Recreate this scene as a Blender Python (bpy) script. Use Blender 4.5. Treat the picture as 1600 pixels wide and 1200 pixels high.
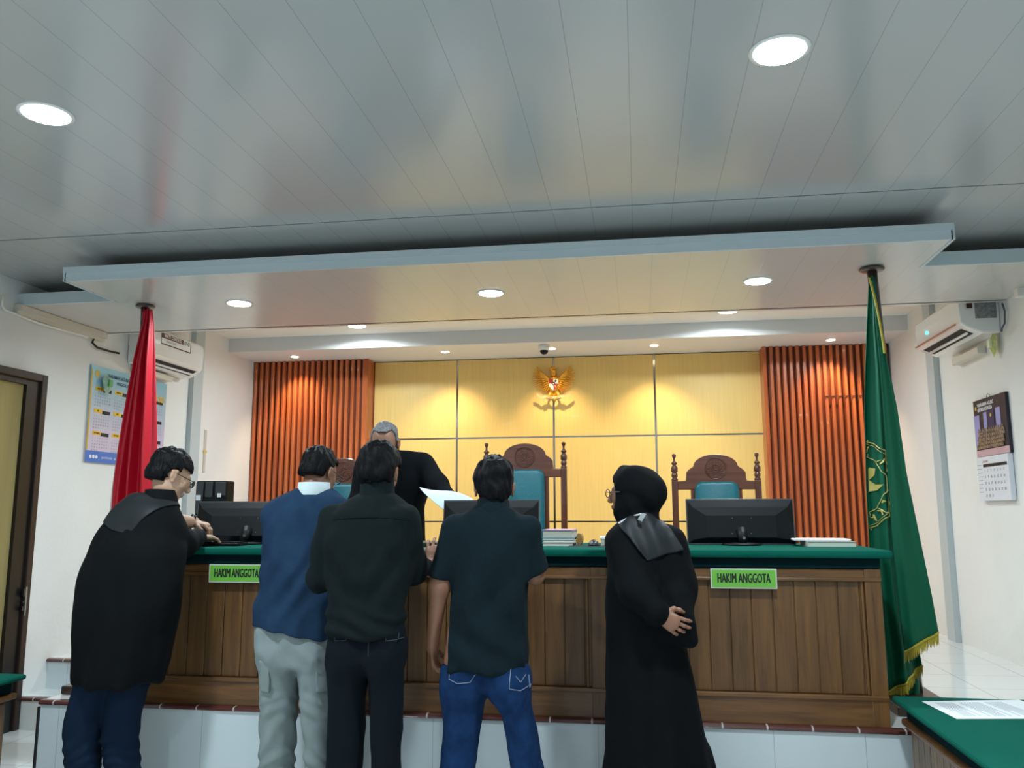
import bpy, bmesh, math, random
import numpy as np
from mathutils import Vector, Matrix
random.seed(4); RNG = np.random.RandomState(7)
for o in list(bpy.data.objects): bpy.data.objects.remove(o)
SC = bpy.context.scene; COL = SC.collection

# ------------------------------------------------------------------ camera
CAM_H = 1.55; FPX = 1299.4; PITCH, YAW, ROLL = 0.152981, 0.150095, -0.002085
def cam_axes():
    cy, sy = math.cos(YAW), math.sin(YAW)
    fwd = Vector((-sy*math.cos(PITCH), cy*math.cos(PITCH), math.sin(PITCH)))
    right = Vector((cy, sy, 0)); up = right.cross(fwd)
    return (right*math.cos(ROLL)+up*math.sin(ROLL), -right*math.sin(ROLL)+up*math.cos(ROLL), fwd)
CR, CU, CF = cam_axes()
cd = bpy.data.cameras.new('camera'); cam = bpy.data.objects.new('camera', cd); COL.objects.link(cam)
cd.sensor_width = 36; cd.sensor_fit = 'HORIZONTAL'; cd.lens = FPX/1600*36; cd.clip_start = .05
cam.matrix_world = Matrix(((CR.x, CU.x, -CF.x, 0), (CR.y, CU.y, -CF.y, 0), (CR.z, CU.z, -CF.z, CAM_H), (0, 0, 0, 1)))
SC.camera = cam
def at(px, py, Y):
    """the point of the place seen at a photo position, at room depth Y"""
    d = CR*((px-800)/FPX) - CU*((py-600)/FPX) + CF
    t = Y/d.y
    return Vector((d.x*t, Y, d.z*t+CAM_H))
def atx(px, py, X):
    d = CR*((px-800)/FPX) - CU*((py-600)/FPX) + CF
    t = X/d.x
    return Vector((X, d.y*t, d.z*t+CAM_H))
def atz(px, py, z):
    d = CR*((px-800)/FPX) - CU*((py-600)/FPX) + CF
    t = (z-CAM_H)/d.z
    return Vector((d.x*t, d.y*t, z))

# ------------------------------------------------------------------ world, exposure
W = bpy.data.worlds.new('world'); SC.world = W; W.use_nodes = True
W.node_tree.nodes['Background'].inputs[0].default_value = (.55, .7, .9, 1); W.node_tree.nodes['Background'].inputs[1].default_value = .35
SC.view_settings.view_transform = 'Standard'; SC.view_settings.look = 'None'
SC.view_settings.gamma = 1; SC.view_settings.use_curve_mapping = False; SC.view_settings.exposure = 0.32
COOL = (.80, .93, 1.0); WARM = (1.0, .76, .46)
P_MAIN, P_SOFFIT, P_REAR, P_SPOT = 36, 15, 22, 50

# room constants
XL, XR, YB, YF = -3.97, 2.36, 8.34, -3.2
ZP, ZC, ZS, ZR, ZB = .58, 3.05, 2.89, 3.25, 3.115   # platform, main ceiling, soffit, rear ceiling, back ceiling strip

# ------------------------------------------------------------------ materials
MATS = {}
def mat(name, col, rough=.6, metal=0, spec=.5, noise=0, nscale=20, nstretch=(1, 1, 1), bump=0, bscale=200, bstretch=(1, 1, 1), emit=None, es=0, coat=0, sheen=0, col2=None, trans=0, coords='Object'):
    if name in MATS: return MATS[name]
    m = bpy.data.materials.new(name); m.use_nodes = True; MATS[name] = m
    N, L = m.node_tree.nodes, m.node_tree.links; b = N['Principled BSDF']
    b.inputs['Base Color'].default_value = (*col, 1); b.inputs['Roughness'].default_value = rough
    b.inputs['Metallic'].default_value = metal; b.inputs['Specular IOR Level'].default_value = spec
    b.inputs['Coat Weight'].default_value = coat; b.inputs['Sheen Weight'].default_value = sheen
    b.inputs['Transmission Weight'].default_value = trans
    if emit: b.inputs['Emission Color'].default_value = (*emit, 1); b.inputs['Emission Strength'].default_value = es
    tc = N.new('ShaderNodeTexCoord')
    def mapped(st):
        mp = N.new('ShaderNodeMapping'); mp.inputs['Scale'].default_value = st; L.new(tc.outputs[coords], mp.inputs['Vector']); return mp.outputs[0]
    if noise or col2:
        n = N.new('ShaderNodeTexNoise'); n.inputs['Scale'].default_value = nscale; n.inputs['Detail'].default_value = 6; n.inputs['Roughness'].default_value = .6
        L.new(mapped(nstretch), n.inputs['Vector'])
        r = N.new('ShaderNodeValToRGB'); c2 = col2 or tuple(max(0, c*(1-noise)) for c in col)
        r.color_ramp.elements[0].position = .32; r.color_ramp.elements[1].position = .68
        r.color_ramp.elements[0].color = (*c2, 1); r.color_ramp.elements[1].color = (*col, 1)
        L.new(n.outputs['Fac'], r.inputs['Fac']); L.new(r.outputs['Color'], b.inputs['Base Color'])
    if bump:
        n2 = N.new('ShaderNodeTexNoise'); n2.inputs['Scale'].default_value = bscale; n2.inputs['Detail'].default_value = 4
        L.new(mapped(bstretch), n2.inputs['Vector'])
        bp = N.new('ShaderNodeBump'); bp.inputs['Strength'].default_value = bump; bp.inputs['Distance'].default_value = .01
        L.new(n2.outputs['Fac'], bp.inputs['Height']); L.new(bp.outputs['Normal'], b.inputs['Normal'])
    return m
def s2l(r, g, b): return tuple(((c/255)/12.92 if c/255 <= .04045 else ((c/255+.055)/1.055)**2.4) for c in (r, g, b))

def grid_mat(name, base, line, size, gap, rough, offs=(0, 0), axes='XY', noise=.0, coat=0, bump=0, sizes=None):
    """tiles or boards with thin joints, laid out in room coordinates"""
    m = mat(name, base, rough, coat=coat); N, L = m.node_tree.nodes, m.node_tree.links; b = N['Principled BSDF']
    tc = N['Texture Coordinate']; sp = N.new('ShaderNodeSeparateXYZ'); L.new(tc.outputs['Object'], sp.inputs[0])
    outs = []
    for ax, sz, of in zip(axes, sizes or (size, size), offs):
        a = N.new('ShaderNodeMath'); a.operation = 'ADD'; a.inputs[1].default_value = of+1000*sz; L.new(sp.outputs[ax], a.inputs[0])
        mo = N.new('ShaderNodeMath'); mo.operation = 'MODULO'; mo.inputs[1].default_value = sz; L.new(a.outputs[0], mo.inputs[0])
        lt = N.new('ShaderNodeMath'); lt.operation = 'LESS_THAN'; lt.inputs[1].default_value = gap; L.new(mo.outputs[0], lt.inputs[0]); outs.append(lt.outputs[0])
    f = outs[0]
    if len(outs) > 1:
        mx = N.new('ShaderNodeMath'); mx.operation = 'MAXIMUM'; L.new(outs[0], mx.inputs[0]); L.new(outs[1], mx.inputs[1]); f = mx.outputs[0]
    mi = N.new('ShaderNodeMix'); mi.data_type = 'RGBA'; mi.inputs['A'].default_value = (*base, 1); mi.inputs['B'].default_value = (*line, 1)
    L.new(f, mi.inputs['Factor'])
    if noise:
        n = N.new('ShaderNodeTexNoise'); n.inputs['Scale'].default_value = 1.3; L.new(tc.outputs['Object'], n.inputs['Vector'])
        r = N.new('ShaderNodeValToRGB'); r.color_ramp.elements[0].color = (*[c*(1-noise) for c in base], 1); r.color_ramp.elements[1].color = (*base, 1)
        L.new(n.outputs['Fac'], r.inputs['Fac']); L.new(r.outputs['Color'], mi.inputs['A'])
    L.new(mi.outputs['Result'], b.inputs['Base Color'])
    bp = N.new('ShaderNodeBump'); bp.inputs['Strength'].default_value = .5; bp.inputs['Distance'].default_value = .002; bp.invert = True
    L.new(f, bp.inputs['Height']); L.new(bp.outputs['Normal'], b.inputs['Normal'])
    return m

def wood_mat(name, c1, c2, rough=.4, plank=0, gscale=6, vertical=True, coat=.2, axis='X'):
    m = mat(name, c1, rough, coat=coat); N, L = m.node_tree.nodes, m.node_tree.links; b = N['Principled BSDF']; tc = N['Texture Coordinate']
    mp = N.new('ShaderNodeMapping'); mp.inputs['Scale'].default_value = (1, 1, .07) if vertical else (.07, 1, 1)
    L.new(tc.outputs['Object'], mp.inputs['Vector'])
    n = N.new('ShaderNodeTexNoise'); n.inputs['Scale'].default_value = gscale*5; n.inputs['Detail'].default_value = 8; n.inputs['Roughness'].default_value = .65; n.inputs['Distortion'].default_value = .6
    src = mp.outputs[0]
    if plank:
        sp = N.new('ShaderNodeSeparateXYZ'); L.new(tc.outputs['Object'], sp.inputs[0])
        dv = N.new('ShaderNodeMath'); dv.operation = 'DIVIDE'; dv.inputs[1].default_value = plank; L.new(sp.outputs[axis], dv.inputs[0])
        fl = N.new('ShaderNodeMath'); fl.operation = 'FLOOR'; L.new(dv.outputs[0], fl.inputs[0])
        wn = N.new('ShaderNodeTexWhiteNoise'); wn.noise_dimensions = '1D'; L.new(fl.outputs[0], wn.inputs['W'])
        ad = N.new('ShaderNodeVectorMath'); ad.operation = 'MULTIPLY_ADD'; ad.inputs[1].default_value = (9, 9, 9); L.new(wn.outputs['Color'], ad.inputs[0]); L.new(mp.outputs[0], ad.inputs[2])
        src = ad.outputs[0]
    L.new(src, n.inputs['Vector'])
    r = N.new('ShaderNodeValToRGB'); r.color_ramp.elements[0].position = .3; r.color_ramp.elements[1].position = .7
    r.color_ramp.elements[0].color = (*c2, 1); r.color_ramp.elements[1].color = (*c1, 1); L.new(n.outputs['Fac'], r.inputs['Fac'])
    out = r.outputs['Color']
    if plank:
        mv = N.new('ShaderNodeHueSaturation'); L.new(out, mv.inputs['Color'])
        mr = N.new('ShaderNodeMapRange'); mr.inputs['To Min'].default_value = .86; mr.inputs['To Max'].default_value = 1.08; L.new(wn.outputs['Value'], mr.inputs['Value']); L.new(mr.outputs[0], mv.inputs['Value'])
        out = mv.outputs['Color']
    L.new(out, b.inputs['Base Color'])
    bp = N.new('ShaderNodeBump'); bp.inputs['Strength'].default_value = .15; bp.inputs['Distance'].default_value = .004
    L.new(n.outputs['Fac'], bp.inputs['Height']); L.new(bp.outputs['Normal'], b.inputs['Normal'])
    return m

M_wall = mat('plaster', (.80, .80, .78), .75, bump=.12, bscale=35, noise=.04, nscale=2)
M_wallp = mat('plaster_cream', (.80, .78, .73), .75, bump=.08, bscale=35)
M_ceil = grid_mat('ceiling_boards', (.46, .47, .465), (.30, .31, .305), .2, .0022, .17, (0, 0), 'X', coat=.0, noise=.05)
M_soff = grid_mat('soffit_boards', (.62, .60, .57), (.47, .46, .44), .2, .0018, .2, (.1, 0), 'X')
M_fascia = mat('fascia_grey', (.56, .65, .69), .4)
M_dark = mat('black_plastic', (.004, .005, .006), .5, spec=.22)
M_blackm = mat('black_matte', (.01, .01, .011), .6)
M_white = mat('white_plastic', (.80, .80, .77), .3)
M_whitegloss = mat('white_gloss', (.82, .82, .80), .12, coat=.5)
M_chrome = mat('chrome', (.42, .41, .40), .15, metal=1)
M_tile = grid_mat('floor_tiles', (.78, .80, .79), (.38, .38, .36), .4, .004, .12, (.17, .06), 'XY', coat=.4)
M_riser = grid_mat('riser_tiles', (.62, .70, .73), (.40, .46, .48), .4, .003, .25, (.22, 0), 'X', coat=.2)
M_nose = grid_mat('step_nosing', (.10, .028, .022), (.55, .5, .48), .2, .008, .25, (.05, 0), 'X', coat=.4)
M_desk = wood_mat('teak_planks', s2l(116, 80, 40), s2l(76, 50, 22), .45, plank=.0985, coat=.05)
M_deskf = wood_mat('teak_frame', s2l(124, 84, 42), s2l(76, 48, 20), .4, vertical=False, coat=.1)
M_deskv = wood_mat('teak_stile', s2l(124, 84, 42), s2l(76, 48, 20), .4, coat=.1)
M_groove = mat('groove_dark', s2l(38, 24, 12), .7)
M_slat = wood_mat('mahogany_slat', s2l(208, 112, 58), s2l(150, 70, 34), .33, gscale=3, coat=.25)
M_slatb = mat('mahogany_back', s2l(96, 40, 18), .5)
M_chair = wood_mat('chair_wood', s2l(118, 66, 44), s2l(78, 40, 26), .35, vertical=False, gscale=5, coat=.4)
M_chairv = wood_mat('chair_wood_turned', s2l(118, 66, 44), s2l(72, 38, 24), .3, gscale=5, coat=.4)
M_teal = mat('teal_leather', s2l(10, 100, 112), .38, bump=.1, bscale=90)
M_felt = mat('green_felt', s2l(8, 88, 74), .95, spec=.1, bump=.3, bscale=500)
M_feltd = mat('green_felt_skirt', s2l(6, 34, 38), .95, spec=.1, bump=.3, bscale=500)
M_gold = mat('gold', (.90, .46, .05), .26, metal=.65)
M_goldd = mat('gold_paint', (.62, .42, .06), .5)
M_goldl = mat('gold_light', (.85, .62, .28), .35, metal=.5)
M_frame = mat('dark_door_wood', s2l(50, 34, 26), .45, noise=.3, nscale=30, nstretch=(1, 1, .1))
M_doorblk = mat('door_black', s2l(16, 16, 18), .4)
M_panelglass = mat('yellow_curtain', s2l(178, 160, 104), .8, noise=.18, nscale=12, nstretch=(1, 1, .08))
M_paper = mat('paper', (.80, .82, .84), .8)
M_pages = mat('page_edges', (.62, .60, .52), .9, noise=.25, nscale=300, nstretch=(.05, .05, 1))
M_green = mat('sign_green', s2l(108, 178, 66), .35)
M_ink = mat('ink', s2l(16, 30, 20), .6)
M_inkgrey = mat('ink_grey', s2l(90, 95, 105), .7)
M_redink = mat('red_ink', s2l(160, 40, 45), .6)
M_skin = mat('skin_brown', s2l(140, 98, 76), .5, noise=.12, nscale=14, bump=.08, bscale=180)
M_skinl = mat('skin_light', s2l(188, 150, 124), .5, noise=.1, nscale=14, bump=.08, bscale=180)
M_hair = mat('black_hair', (.003, .003, .004), .55, spec=.12, bump=.5, bscale=120, bstretch=(1, 1, .25))
M_hairg = mat('grey_hair', (.20, .21, .22), .45, bump=.9, bscale=110, bstretch=(1, 1, .3), col2=(.05, .055, .06), nscale=90, nstretch=(1, 1, .3))
M_lens = mat('glass_lens', (.95, .97, 1), .0, trans=1); M_lens.node_tree.nodes['Principled BSDF'].inputs['IOR'].default_value = 1.01

# ------------------------------------------------------------------ helpers
def tag(o, label=None, cat=None, group=None, kind=None):
    if label: o['label'] = label
    if cat: o['category'] = cat
    if group: o['group'] = group
    if kind: o['kind'] = kind
    return o
def link(name, me, m, parent=None, smooth=False):
    o = bpy.data.objects.new(name, me); COL.objects.link(o)
    ms = m if isinstance(m, (list, tuple)) else [m]
    for x in ms: me.materials.append(x)
    if parent is not None:
        o.parent = parent
        o.matrix_parent_inverse = parent.matrix_world.inverted() if parent.type != 'EMPTY' else Matrix.Translation(-parent.location) if parent.rotation_euler.z == 0 else (Matrix.Translation(parent.location) @ Matrix.Rotation(parent.rotation_euler.z, 4, 'Z')).inverted()
    if smooth:
        for p in me.polygons: p.use_smooth = True
    return o
def thing(name, label, cat, loc=(0, 0, 0), group=None):
    o = bpy.data.objects.new(name, None); COL.objects.link(o); o.location = loc; o.empty_display_size = .1
    return tag(o, label, cat, group)
def bobj(name, bm, m, parent=None, smooth=False, bevel=0, angle=None):
    bmesh.ops.recalc_face_normals(bm, faces=bm.faces)
    me = bpy.data.meshes.new(name); bm.to_mesh(me); bm.free()
    o = link(name, me, m, parent, smooth)
    if bevel:
        md = o.modifiers.new('bevel', 'BEVEL'); md.width = bevel; md.segments = 2; md.limit_method = 'ANGLE'
    if angle:
        for e in me.edges: pass
        try: me.set_sharp_from_angle(angle=angle)
        except Exception: pass
    return o
def BM(): return bmesh.new()
def box(bm, x0, x1, y0, y1, z0, z1, M=None, mi=0):
    vs = [bm.verts.new((x, y, z)) for x in (x0, x1) for y in (y0, y1) for z in (z0, z1)]
    for a in ((0, 1, 3, 2), (4, 6, 7, 5), (0, 4, 5, 1), (2, 3, 7, 6), (0, 2, 6, 4), (1, 5, 7, 3)):
        f = bm.faces.new([vs[i] for i in a]); f.material_index = mi
    if M is not None:
        for v in vs: v.co = M @ v.co
    return vs
def tube(bm, pts, r, n=8, cap=True, radii=None):
    pts = [Vector(p) for p in pts]; rings = []
    for i, p in enumerate(pts):
        d = (pts[min(i+1, len(pts)-1)]-pts[max(i-1, 0)])
        d = d.normalized() if d.length > 1e-9 else Vector((0, 0, 1))
        a = d.orthogonal().normalized() if i == 0 else (a - d*a.dot(d)).normalized()
        b = d.cross(a); rr = radii[i] if radii else r
        rings.append([bm.verts.new(p+(a*math.cos(t)+b*math.sin(t))*rr) for t in [2*math.pi*k/n for k in range(n)]])
    for i in range(len(rings)-1):
        for k in range(n): bm.faces.new((rings[i][k], rings[i][(k+1) % n], rings[i+1][(k+1) % n], rings[i+1][k]))
    if cap: bm.faces.new(rings[0][::-1]); bm.faces.new(rings[-1])
def lathe(bm, prof, c=(0, 0, 0), n=16, M=None):
    rings = []; vs_all = []
    for r, z in prof:
        rings.append([bm.verts.new((c[0]+max(r, 1e-4)*math.cos(2*math.pi*k/n), c[1]+max(r, 1e-4)*math.sin(2*math.pi*k/n), c[2]+z)) for k in range(n)])
        vs_all += rings[-1]
    for i in range(len(rings)-1):
        for k in range(n): bm.faces.new((rings[i][k], rings[i][(k+1) % n], rings[i+1][(k+1) % n], rings[i+1][k]))
    bm.faces.new(rings[0][::-1]); bm.faces.new(rings[-1])
    if M is not None:
        for v in vs_all: v.co = M @ v.co
def prism(bm, pts, d, M=None):
    """outline in x,z extruded along y by d"""
    a = [bm.verts.new((p[0], 0, p[1])) for p in pts]; b = [bm.verts.new((p[0], d, p[1])) for p in pts]
    n = len(pts); bm.faces.new(a); bm.faces.new(b[::-1])
    for i in range(n): bm.faces.new((a[i], b[i], b[(i+1) % n], a[(i+1) % n]))
    if M is not None:
        for v in a+b: v.co = M @ v.co
def rrect(w, h, r, n=4):
    out = []
    for cx, cy, a0 in ((w/2-r, h/2-r, 0), (-w/2+r, h/2-r, 90), (-w/2+r, -h/2+r, 180), (w/2-r, -h/2+r, 270)):
        for k in range(n+1):
            a = math.radians(a0+90*k/n); out.append((cx+r*math.cos(a), cy+r*math.sin(a)))
    return out
def frame_matrix(o, ex, ez):
    """local x along ex, local z along ez, local y = into the surface"""
    ex = Vector(ex).normalized(); ez = (Vector(ez)-ex*Vector(ez).dot(ex)).normalized(); ey = ez.cross(ex)
    return Matrix(((ex.x, ey.x, ez.x, o[0]), (ex.y, ey.y, ez.y, o[1]), (ex.z, ey.z, ez.z, o[2]), (0, 0, 0, 1)))
def text_bm(bm, s, size, cx, cz, M, sx=1, off=0, y=-.001, depth=.0006, align='CENTER', fn=None, mi=0):
    cu = bpy.data.curves.new('t', 'FONT'); cu.body = s; cu.size = size; cu.align_x = align; cu.align_y = 'CENTER'; cu.offset = off; cu.resolution_u = 2
    ob = bpy.data.objects.new('t', cu); COL.objects.link(ob); dg = bpy.context.evaluated_depsgraph_get(); dg.update()
    me = bpy.data.meshes.new_from_object(ob.evaluated_get(dg)); bpy.data.objects.remove(ob); bpy.data.curves.remove(cu)
    vs = []
    for v in me.vertices:
        a, b = v.co.x*sx+cx, v.co.y+cz
        vs.append(bm.verts.new(fn(a, b) if fn else M @ Vector((a, y, b))))
    for p in me.polygons:
        try: f = bm.faces.new([vs[i] for i in p.vertices]); f.material_index = mi
        except ValueError: pass
    bpy.data.meshes.remove(me)
def copy_tree(o, loc=None, label=None, group=None):
    c = o.copy(); COL.objects.link(c)
    for ch in list(o.children):
        d = ch.copy(); COL.objects.link(d); d.parent = c; d.matrix_parent_inverse = ch.matrix_parent_inverse.copy()
        for g in list(ch.children):
            e = g.copy(); COL.objects.link(e); e.parent = d; e.matrix_parent_inverse = g.matrix_parent_inverse.copy()
    if loc is not None: c.location = loc
    if label: c['label'] = label
    if group: c['group'] = group
    return c
def struct(name, bm, m, bevel=0): return tag(bobj(name, bm, m, bevel=bevel), kind='structure')

# ================================================================== ROOM
T = .15
b = BM(); box(b, XL-T, XR+T, YF-T, YB+T, -.12, 0); struct('floor', b, M_tile)
b = BM(); box(b, XL-T, XL, 5.03, YB+T, 0, 3.4); box(b, XL-T, XL, YF-T, 3.95, 0, 3.4); box(b, XL-T, XL, 3.95, 5.03, 2.47, 3.4); box(b, XL-T, XL, 3.95, 5.03, 0, .19); struct('wall_left', b, M_wall)
b = BM(); box(b, XR, XR+T, YF-T, YB+T, 0, 3.4); struct('wall_right', b, M_wall)
b = BM(); box(b, XL, XR, YB, YB+T, 0, 3.4); struct('wall_back', b, M_wallp)
# front wall behind the viewer with two daylight windows
b = BM(); box(b, XL, XR, YF-T, YF, 0, 1.0); box(b, XL, XR, YF-T, YF, 2.35, 3.4); box(b, XL, -3.4, YF-T, YF, 1.0, 2.35); box(b, -1.6, .2, YF-T, YF, 1.0, 2.35); box(b, 1.8, XR, YF-T, YF, 1.0, 2.35); struct('wall_front', b, M_wall)
for k, (x0, x1) in enumerate(((-3.4, -1.6), (.2, 1.8))):
    b = BM(); box(b, x0, x1, YF-.1, YF-.04, 1.0, 1.06); box(b, x0, x1, YF-.1, YF-.04, 2.29, 2.35)
    for x in (x0, (x0+x1)/2-.03, x1-.06): box(b, x, x+.06, YF-.1, YF-.04, 1.06, 2.29)
    struct('window_%d' % (k+1), b, M_frame)
# ceilings
b = BM(); box(b, XL, XR, YF, 5.66, ZC, ZC+.35); o = struct('ceiling', b, M_ceil)
b = BM(); box(b, XL, XR, 3.974, 3.979, ZC-.0025, ZC); struct('trim_1', b, mat('seam', (.2, .21, .21), .5))
b = BM(); box(b, XL, XR, 5.66, YB, ZR, ZR+.15); struct('ceiling.001', b, M_wallp)
# soffit slab, t-shaped: wide back part, narrower front part jutting out, on a recessed carrier
XA, XB2 = -3.28, 1.57
b = BM(); box(b, XA, XB2, 4.28, 5.62, ZS, ZS+.03); box(b, XL, XA, 4.745, 5.62, ZS, ZS+.03); box(b, XB2, XR, 4.745, 5.62, ZS, ZS+.03)
struct('ceiling_soffit', b, M_soff)
b = BM(); box(b, XA+.28, XB2-.28, 4.62, 5.6, ZS+.03, ZC); box(b, XL, XR, 5.05, 5.62, ZS+.03, ZC); box(b, XL, XR, 5.6, 5.66, ZS, ZR); struct('ceiling_carrier', b, M_soff)
b = BM()
box(b, XA-.006, XB2+.006, 4.262, 4.28, ZS-.002, ZS+.075); box(b, XA-.012, XB2+.012, 4.25, 4.262, ZS+.045, ZS+.079)
box(b, XA-.018, XA, 4.262, 4.75, ZS-.002, ZS+.075); box(b, XB2, XB2+.018, 4.262, 4.75, ZS-.002, ZS+.075)
box(b, XL, XA-.018, 4.728, 4.745, ZS-.002, ZS+.075); box(b, XB2+.018, XR, 4.728, 4.745, ZS-.002, ZS+.075)
struct('trim_2', b, M_fascia)
# rear beam and back ceiling strip
b = BM(); box(b, XL, XR, 7.55, YB, ZB, ZR); struct('ceiling_beam', b, mat('beam_paint', (.70, .70, .70), .5))
# platform and steps
XP0 = -3.13
b = BM()
box(b, XP0, 2.36, 4.14, 5.29, 0, ZP-.012); struct('platform', b, M_riser)
b = BM(); box(b, XL, XR, 5.29, YB, 0, ZP-.012); struct('platform.001', b, M_riser)
b = BM(); box(b, XP0, XR, 4.14, YB, ZP-.012, ZP); box(b, XL, XP0, 5.30, YB, ZP-.012, ZP); struct('floor_platform', b, M_tile)
b = BM(); box(b, XL, XP0, 4.16, 5.29, 0, .19); struct('step', b, M_tile)
b = BM(); box(b, XL, XP0, 5.03, 5.29, .19, .386); struct('step.001', b, M_tile)
def nosing(name, x0, x1, y, z):
    b = BM(); prof = [(0, 0), (-.012, -.004), (-.016, -.012), (-.012, -.020), (0, -.024), (.03, -.024), (.03, 0)]
    A = [b.verts.new((x0, y+p[0], z+p[1]+.003)) for p in prof]; B = [b.verts.new((x1, y+p[0], z+p[1]+.003)) for p in prof]; n = len(prof)
    for i in range(n): b.faces.new((A[i], A[(i+1) % n], B[(i+1) % n], B[i]))
    b.faces.new(A); b.faces.new(B[::-1]); struct(name, b, M_nose)
nosing('trim_3', XP0, XR, 4.14, ZP); nosing('trim_4', XL, XP0, 5.29, ZP); nosing('trim_5', XL, XP0, 5.03, .386)
# black joint down the platform corner
b = BM(); box(b, XP0-.006, XP0+.004, 4.128, 4.142, 0, ZP-.03); struct('trim_6', b, M_blackm)
# right side: upper floor edge seen beyond the flag
b = BM(); box(b, 1.34, XR, 4.128, 5.22, ZP+.0, ZP+.001); 
b.free()
# vertical conduits on both side walls
for nm, X, s in (('trim_7', XL, 1), ('trim_8', XR, -1)):
    b = BM(); box(b, X, X+s*.045, 6.86, 7.02, ZP, 3.25) if s > 0 else box(b, X-.045, X, 6.87, 7.03, ZP, 3.25); struct(nm, b, mat('conduit_grey', (.50, .56, .58), .5))
# left beam trunking under the soffit at the left wall
b = BM(); box(b, XL, XL+.05, 4.70, 5.6, ZS-.045, ZS-.003); box(b, XL, XL+.03, 4.70, 5.6, ZS-.07, ZS-.045); struct('trim_9', b, mat('trunking', (.66, .60, .52), .6))
b = BM(); box(b, XR-.06, XR, 5.3, 5.36, ZS-.05, ZS); struct('trim_10', b, M_wallp)

# back wall cladding: yellow panels with chrome strips
YC = 8.30
M_yel = mat('yellow_panel', s2l(238, 200, 118), .42, noise=.10, nscale=60, nstretch=(1, 1, .03), coat=.1)
xs = [-2.72, -1.825, -.83, .18, 1.22]; zs_ = [.58, 1.457, 2.296, 3.115]
for i in range(4):
    for j in range(3):
        b = BM(); box(b, xs[i]+.010, xs[i+1]-.010, YC, YB, zs_[j]+.008, zs_[j+1]-.008)
        tag(bobj('wall_panel', b, M_yel, bevel=.002), kind='structure')
b = BM()
for x in xs[1:4]: box(b, x-.008, x+.008, YC+.004, YB, ZP, ZB)
for z in zs_[1:3]: box(b, xs[0], xs[4], YC+.006, YB, z-.007, z+.007)
struct('trim_11', b, M_chrome)
# slatted mahogany panels
def slats(name, x0, x1, side):
    b = BM(); box(b, x0+.006, x1-.006, 8.14, YB, ZP, ZB)
    struct(name+'_backing', b, M_slatb)
    n = int(round((x1-x0)/.062)); w = (x1-x0)/n
    b = BM()
    for k in range(n):
        xa = x0+k*w; p = [(0, 8.14), (.006, 8.105), (w*.5-.002, 8.095), (w*.62, 8.105), (w*.66, 8.14)]
        lo = [b.verts.new((xa+q[0], q[1], ZP)) for q in p]; hi = [b.verts.new((xa+q[0], q[1], ZB)) for q in p]
        for i in range(4): b.faces.new((lo[i], lo[i+1], hi[i+1], hi[i]))
    box(b, *( (x1-.03, x1, 8.095, YB) if side < 0 else (x0, x0+.03, 8.095, YB)), ZP, ZB)
    struct(name, b, M_slat)
slats('wall_slats', -3.965, -2.72, -1); slats('wall_slats.001', 1.20, 2.355, 1)
b = BM(); box(b, 1.75, 2.34, 8.088, 8.10, 2.62, 2.623); struct('trim_12', b, M_groove)

# door on the left wall
b = BM()
for (y0, y1, z0, z1) in ((4.98, 5.03, .19, 2.47), (3.95, 4.00, .19, 2.47), (4.00, 4.98, 2.42, 2.47)): box(b, XL-.12, XL+.035, y0, y1, z0, z1)
door = tag(bobj('door_1', b, M_frame, bevel=.006), kind='structure')
b = BM(); box(b, XL-.12, XL+.015, 4.86, 4.98, .19, 2.42); box(b, XL-.12, XL+.015, 4.00, 4.86, 2.385, 2.42); bobj('door_jamb', b, M_doorblk, door)
b = BM(); box(b, XL-.05, XL-.01, 4.00, 4.86, .19, 2.385)
bobj('door_panel', b, M_panelglass, door)
b = BM()
for z, dz in ((1.02, .05), (.93, .03), (.98, .012)): box(b, XL+.035, XL+.046, 4.955, 4.985, z, z+dz)
tube(b, [(XL+.05, 4.97, .90), (XL+.05, 4.97, 1.08)], .005); bobj('door_latch', b, M_chrome, door)

# ================================================================== LAMPS
def downlight(x, y, z, r, power, col, label, cat='ceiling light', group=None, blend=1, tilt=None):
    t = thing('ceiling_downlight', label, cat, (x, y, z), group)
    b = BM(); lathe(b, [(r*.98, -.004), (r*1.16, -.004), (r*1.18, 0), (r*.98, 0)], (x, y, z), 28); bobj('rim', b, M_white, t, True)
    m = mat('lamp_%s_%g' % ('w' if col == WARM else 'c', 1), col, .5, emit=col, es=14 if col == WARM else 30)
    b = BM(); lathe(b, [(r*.96, -.0065), (r*.97, -.001)], (x, y, z), 28); bobj('diffuser', b, m, t)
    ld = bpy.data.lights.new('lamp', 'SPOT' if tilt is not None else 'AREA'); ld.energy = power; ld.color = col
    if tilt is None: ld.shape = 'DISK'; ld.size = r*1.8; ld.spread = math.radians(165)
    else: ld.spot_size = math.radians(95); ld.spot_blend = .8; ld.shadow_soft_size = r*.6
    lo = bpy.data.objects.new('lamp', ld); COL.objects.link(lo); lo.parent = t; lo.matrix_parent_inverse = Matrix.Translation((-x, -y, -z)); lo.location = (x, y, z-.012)
    if tilt is not None: lo.rotation_euler = (tilt, 0, 0)
    return t
for j, (px, py) in enumerate(((72, 178), (1218, 79))):
    p = atz(px, py, ZC); downlight(p.x, p.y, ZC, .085, P_MAIN, COOL, ['round recessed downlight in the main ceiling, the one near the left edge of the photo', 'round recessed downlight at the top of the main ceiling, above the green flag side'][j], group='main ceiling downlights')
for y in (.0, -2.2):
    for x in (-2.19, .49): downlight(x, y, ZC, .085, P_MAIN*.5, COOL, 'round recessed downlight in the main ceiling behind the viewpoint', group='downlights behind the viewpoint')
SL = ['soffit downlight nearest the red flag pole', 'middle soffit downlight, straight above the man in the dark polo shirt', 'soffit downlight nearest the green flag pole']
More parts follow.
